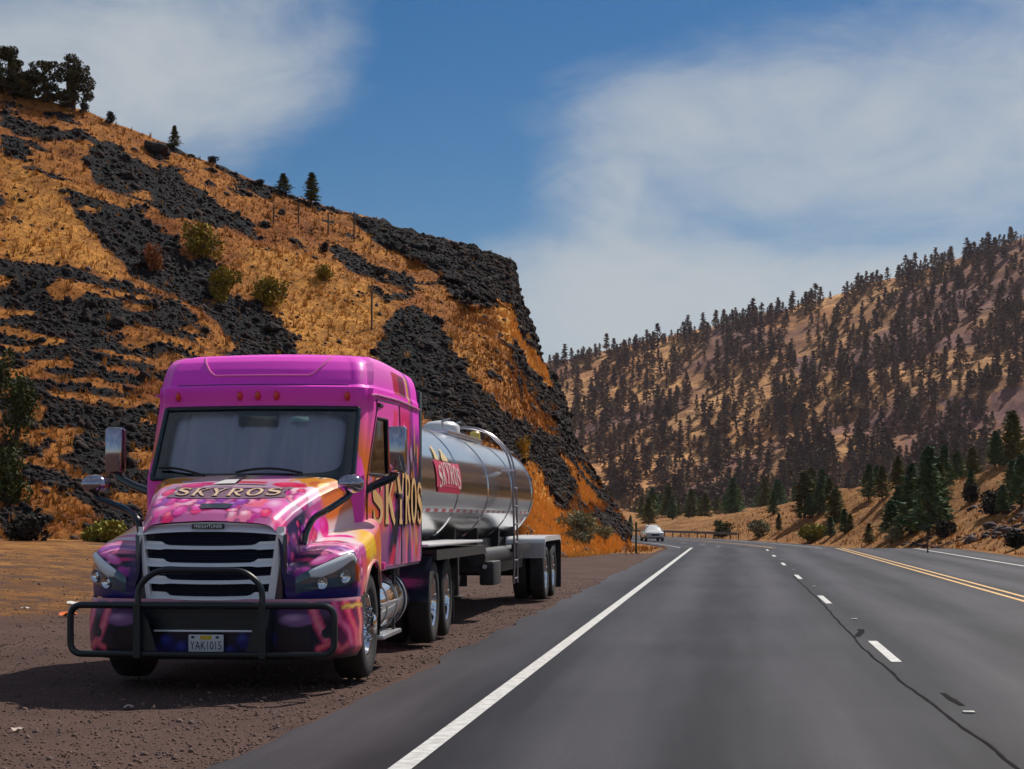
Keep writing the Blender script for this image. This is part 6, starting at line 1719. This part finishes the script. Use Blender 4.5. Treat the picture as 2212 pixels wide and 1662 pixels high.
# juniper trees at the top left
def juniper(x, yb_, yt, wpx, lab, seed):
    q = hit(x, yb_ + 6, B_left)[0]; d = px_of([q[:]])[2][0]; H_ = (yb_ - yt + 8) / FP * d; W_ = wpx / FP * d; rng = np.random.default_rng(seed)
    r_ = thing('juniper_tree', lab, 'tree', tuple(q)); lob = []
    for i in range(44):
        t = rng.uniform(0.03, 0.93); a = rng.uniform(0, 6.28); rad = W_ * 0.5 * math.sin(math.pi * (0.30 + 0.60 * t)) * rng.uniform(.2, .85)
        s_ = rng.uniform(.07, .14); lob.append((rad * math.cos(a), rad * math.sin(a), t * H_, W_ * s_, W_ * s_, H_ * s_ * .75))
    V, F = leaf_cloud(lob, 7500, 0.075, rng); mesh_obj('crown', V, F, leafmat('juniper_leaf', (0.020, 0.024, 0.012), (0.11, 0.09, 0.03)), r_)
    mb = MB(); mb.tube([(0, 0, -.4), (0.05, 0, H_ * .25), (0, 0.05, H_ * .55), (0, 0, H_ * .85)], .1, 8, rr=[.16, .13, .08, .02])
    for l in lob[:10]: mb.tube([(0, 0, max(.2, l[2] * .45)), (l[0] * .5, l[1] * .5, l[2] * .75), l[:3]], .03, 5, rr=[.05, .035, .01])
    mb.build('trunk', M_bark, r_)
juniper(158, 232, 122, 108, 'round dark juniper, rightmost of the big trees on the skyline at left', 1)
juniper(96, 214, 132, 104, 'looser juniper, middle of the big trees on the skyline at left', 2)
juniper(18, 196, 104, 92, 'pointed juniper at the left edge of the skyline trees', 3)
juniper(58, 208, 160, 120, 'low dark juniper filling in below the skyline trees', 4)
juniper(-60, 180, 110, 90, 'juniper cut off by the left edge of the picture', 5)
# pines on the right bank: base pixel, top, width factor
RB = [(1968, 1156, 1000, 1.5, 'dark pine, left of the tallest pair by the right verge'), (2006, 1157, 962, 1.35, 'tallest pine standing by the right verge behind the brown post'), (1906, 1080, 1006, 1.5, 'dark pine on the knoll left of the tallest pair'), (2097, 1082, 1012, 1.5, 'blue-green pine on the bank right of the tallest pair'),
      (2150, 1012, 930, 1.5, 'pine at the top of the bank near the right edge'), (2188, 1000, 880, 1.4, 'highest pine on the bank, cut near the right edge'), (1824, 1152, 1098, 1.7, 'small green pine by the verge left of the knolls'), (1794, 1160, 1116, 2.0, 'low bushy pine beside the small one on the verge'), (1877, 1176, 1130, 1.7, 'small dark pine right on the edge of the road'),
      (1770, 1112, 1040, 1.5, 'slim pine behind the first grassy knoll'), (2040, 1060, 960, 1.4, 'pine between the tallest pair and the bank top'), (1940, 1068, 985, 1.4, 'pine just behind the tallest pair')]
for i, (x, yb_, yt, fat, lab) in enumerate(RB):
    q = hit(x, yb_, B_gr); q = q[0] if q else hit(x, yb_)[0]
    d = px_of([q[:]])[2][0]
    if d > 330: q = world(x, yb_, 250); q.z = drop(q.x, q.y, B_gr); d = 250
    near_tree(q, (yb_ - yt) / FP * d, lab, 'tree', i, None, M_pine2 if i % 3 == 2 else M_pine, fat * 0.9)
for k in range(15):     # young pines scattered down the bank to the verge
    x = random.uniform(1660, 2215); y = random.uniform(1085, 1168) - max(0, (x - 2000)) * 0.25
    h_ = hit(x, y, B_gr)
    if h_ is None or h_[1] > 320: continue
    tt_ = h_[0].x - float(xoff(h_[0].y))
    if tt_ < 13: continue
    near_tree(h_[0], random.uniform(1.4, 3.6), 'young green pine scattered on the dry bank right of the road', 'tree', k + 3, 'young pines on the right bank', M_pine2 if k % 3 == 0 else M_pine, random.uniform(1.2, 1.9))
q = hit(1362, 1152)[0]; near_tree(q, 2.6, 'narrow dark pine at the foot of the rock face beside the marker post', 'tree', 2, None, M_pine, 1.0)
for k in range(72):     # trees that line the valley floor and the back of the bank
    if k < 46: x, d = random.uniform(1385, 1790), random.uniform(250, 430)
    else: x, d = random.uniform(1720, 2230), random.uniform(170, 300)
    p = world(x, PHY, d); p.z = drop(p.x, p.y, B_gr)
    near_tree(p, random.uniform(3.4, 6.6) if k < 46 else random.uniform(2.4, 5.2), 'green pine in the belt of trees along the valley floor beyond the bend', 'tree', k, 'pines along the valley floor', M_pine2 if random.random() < .45 else M_pine, random.uniform(1.1, 1.7))

# ---- pines on the far hill
FARV = []
for i in range(8):
    rng = np.random.default_rng(500 + i); V, F = conifer(1.0, 0.17 + 0.05 * (i % 4), 14, 5, 3, 0.105, rng, 0.10, 0.2, 0.4)
    tv_ = trunk_mb(1.0, 0.02, None); n0 = len(V)
    tri = []
    for f in tv_.f:
        for a in range(1, len(f) - 1): tri.append((f[0] + n0, f[a] + n0, f[a + 1] + n0))
    FARV.append((np.vstack([V, np.array(tv_.v)]), np.vstack([F, np.array(tri)])))
cand = []
tries = 0
cell = {}
while len(cand) < 1650 and tries < 14000:
    tries += 1
    x = random.uniform(1180, 2262)
    ridge_y = np.interp(x, [f[0] for f in FH], [f[1] for f in FH])
    y = ridge_y + 2 + (1152 - ridge_y) * (random.random() ** 1.05) if random.random() > 0.10 else ridge_y + random.uniform(0.5, 7)
    dens = float(fbm([x / 90], [y / 70], s=88, o=3)[0])
    if random.random() > 0.82 + 0.9 * dens and y > ridge_y + 8: continue
    if any(pip(np.array([x]), np.array([y]), P)[0] for P in DARK2): continue
    key = (int(x / 7), int(y / 7))
    if key in cell: continue
    q = hit(x, y, B_far, B_left)
    if q is None or q[1] < 300: continue
    cell[key] = 1
    cand.append((q[0], random.choice((4.0, 5.5, 6.5, 7.5, 9.0)) * random.uniform(.8, 1.2), q[1]))
cand.sort(key=lambda c: -c[1] / c[2])
fm = []
for (V, F) in FARV:
    o = mesh_obj('pine', V, F, M_hpine); fm.append(o.data); bpy.data.objects.remove(o)
for k, (p, h_, d) in enumerate(cand[:300]):
    o = bpy.data.objects.new('hillside_pine', fm[k % 8]); COL.objects.link(o)
    o.location = p; s_ = h_ * random.uniform(.9, 1.35); o.scale = (s_, s_, h_); o.rotation_euler = (0, 0, random.uniform(0, 6))
    tag(o, 'dark pine standing among many on the far forested hillside', 'tree', 'pines on the far hillside')
rest = cand[300:]
pos = np.array([c[0][:] for c in rest]); hh = np.array([c[1] for c in rest])
nv = max(len(v_) for v_, f in FARV)
V, F = merge([v_ for v_, f in FARV], pos, hh, RNG, 0.0, FARV[0][1])
o = stuff(mesh_obj('hillside_pine_forest', V, F, M_hpine)); o['label'] = 'mass of dark pines covering the upper far hillside'; o['category'] = 'forest'


# ---- thin valley air
def haze_box(x0, x1, y0, y1, z0, z1, dens, col):
    o = MB().box(x0, x1, y0, y1, z0, z1).build('haze', bpy.data.materials.new('haze_air'), None, False)
    m = o.data.materials[0]; m.use_nodes = True; nt = m.node_tree; nt.nodes.clear()
    out_ = nt.nodes.new('ShaderNodeOutputMaterial'); v_ = nt.nodes.new('ShaderNodeVolumePrincipled')
    v_.inputs['Color'].default_value = (*col, 1); v_.inputs['Density'].default_value = dens; v_.inputs['Anisotropy'].default_value = 0.2
    nt.links.new(v_.outputs[0], out_.inputs['Volume']); o['kind'] = 'stuff'; return o
haze_box(-1460, 1460, -310, 1500, -9, 235, 0.000065, (0.82, 0.74, 0.88))
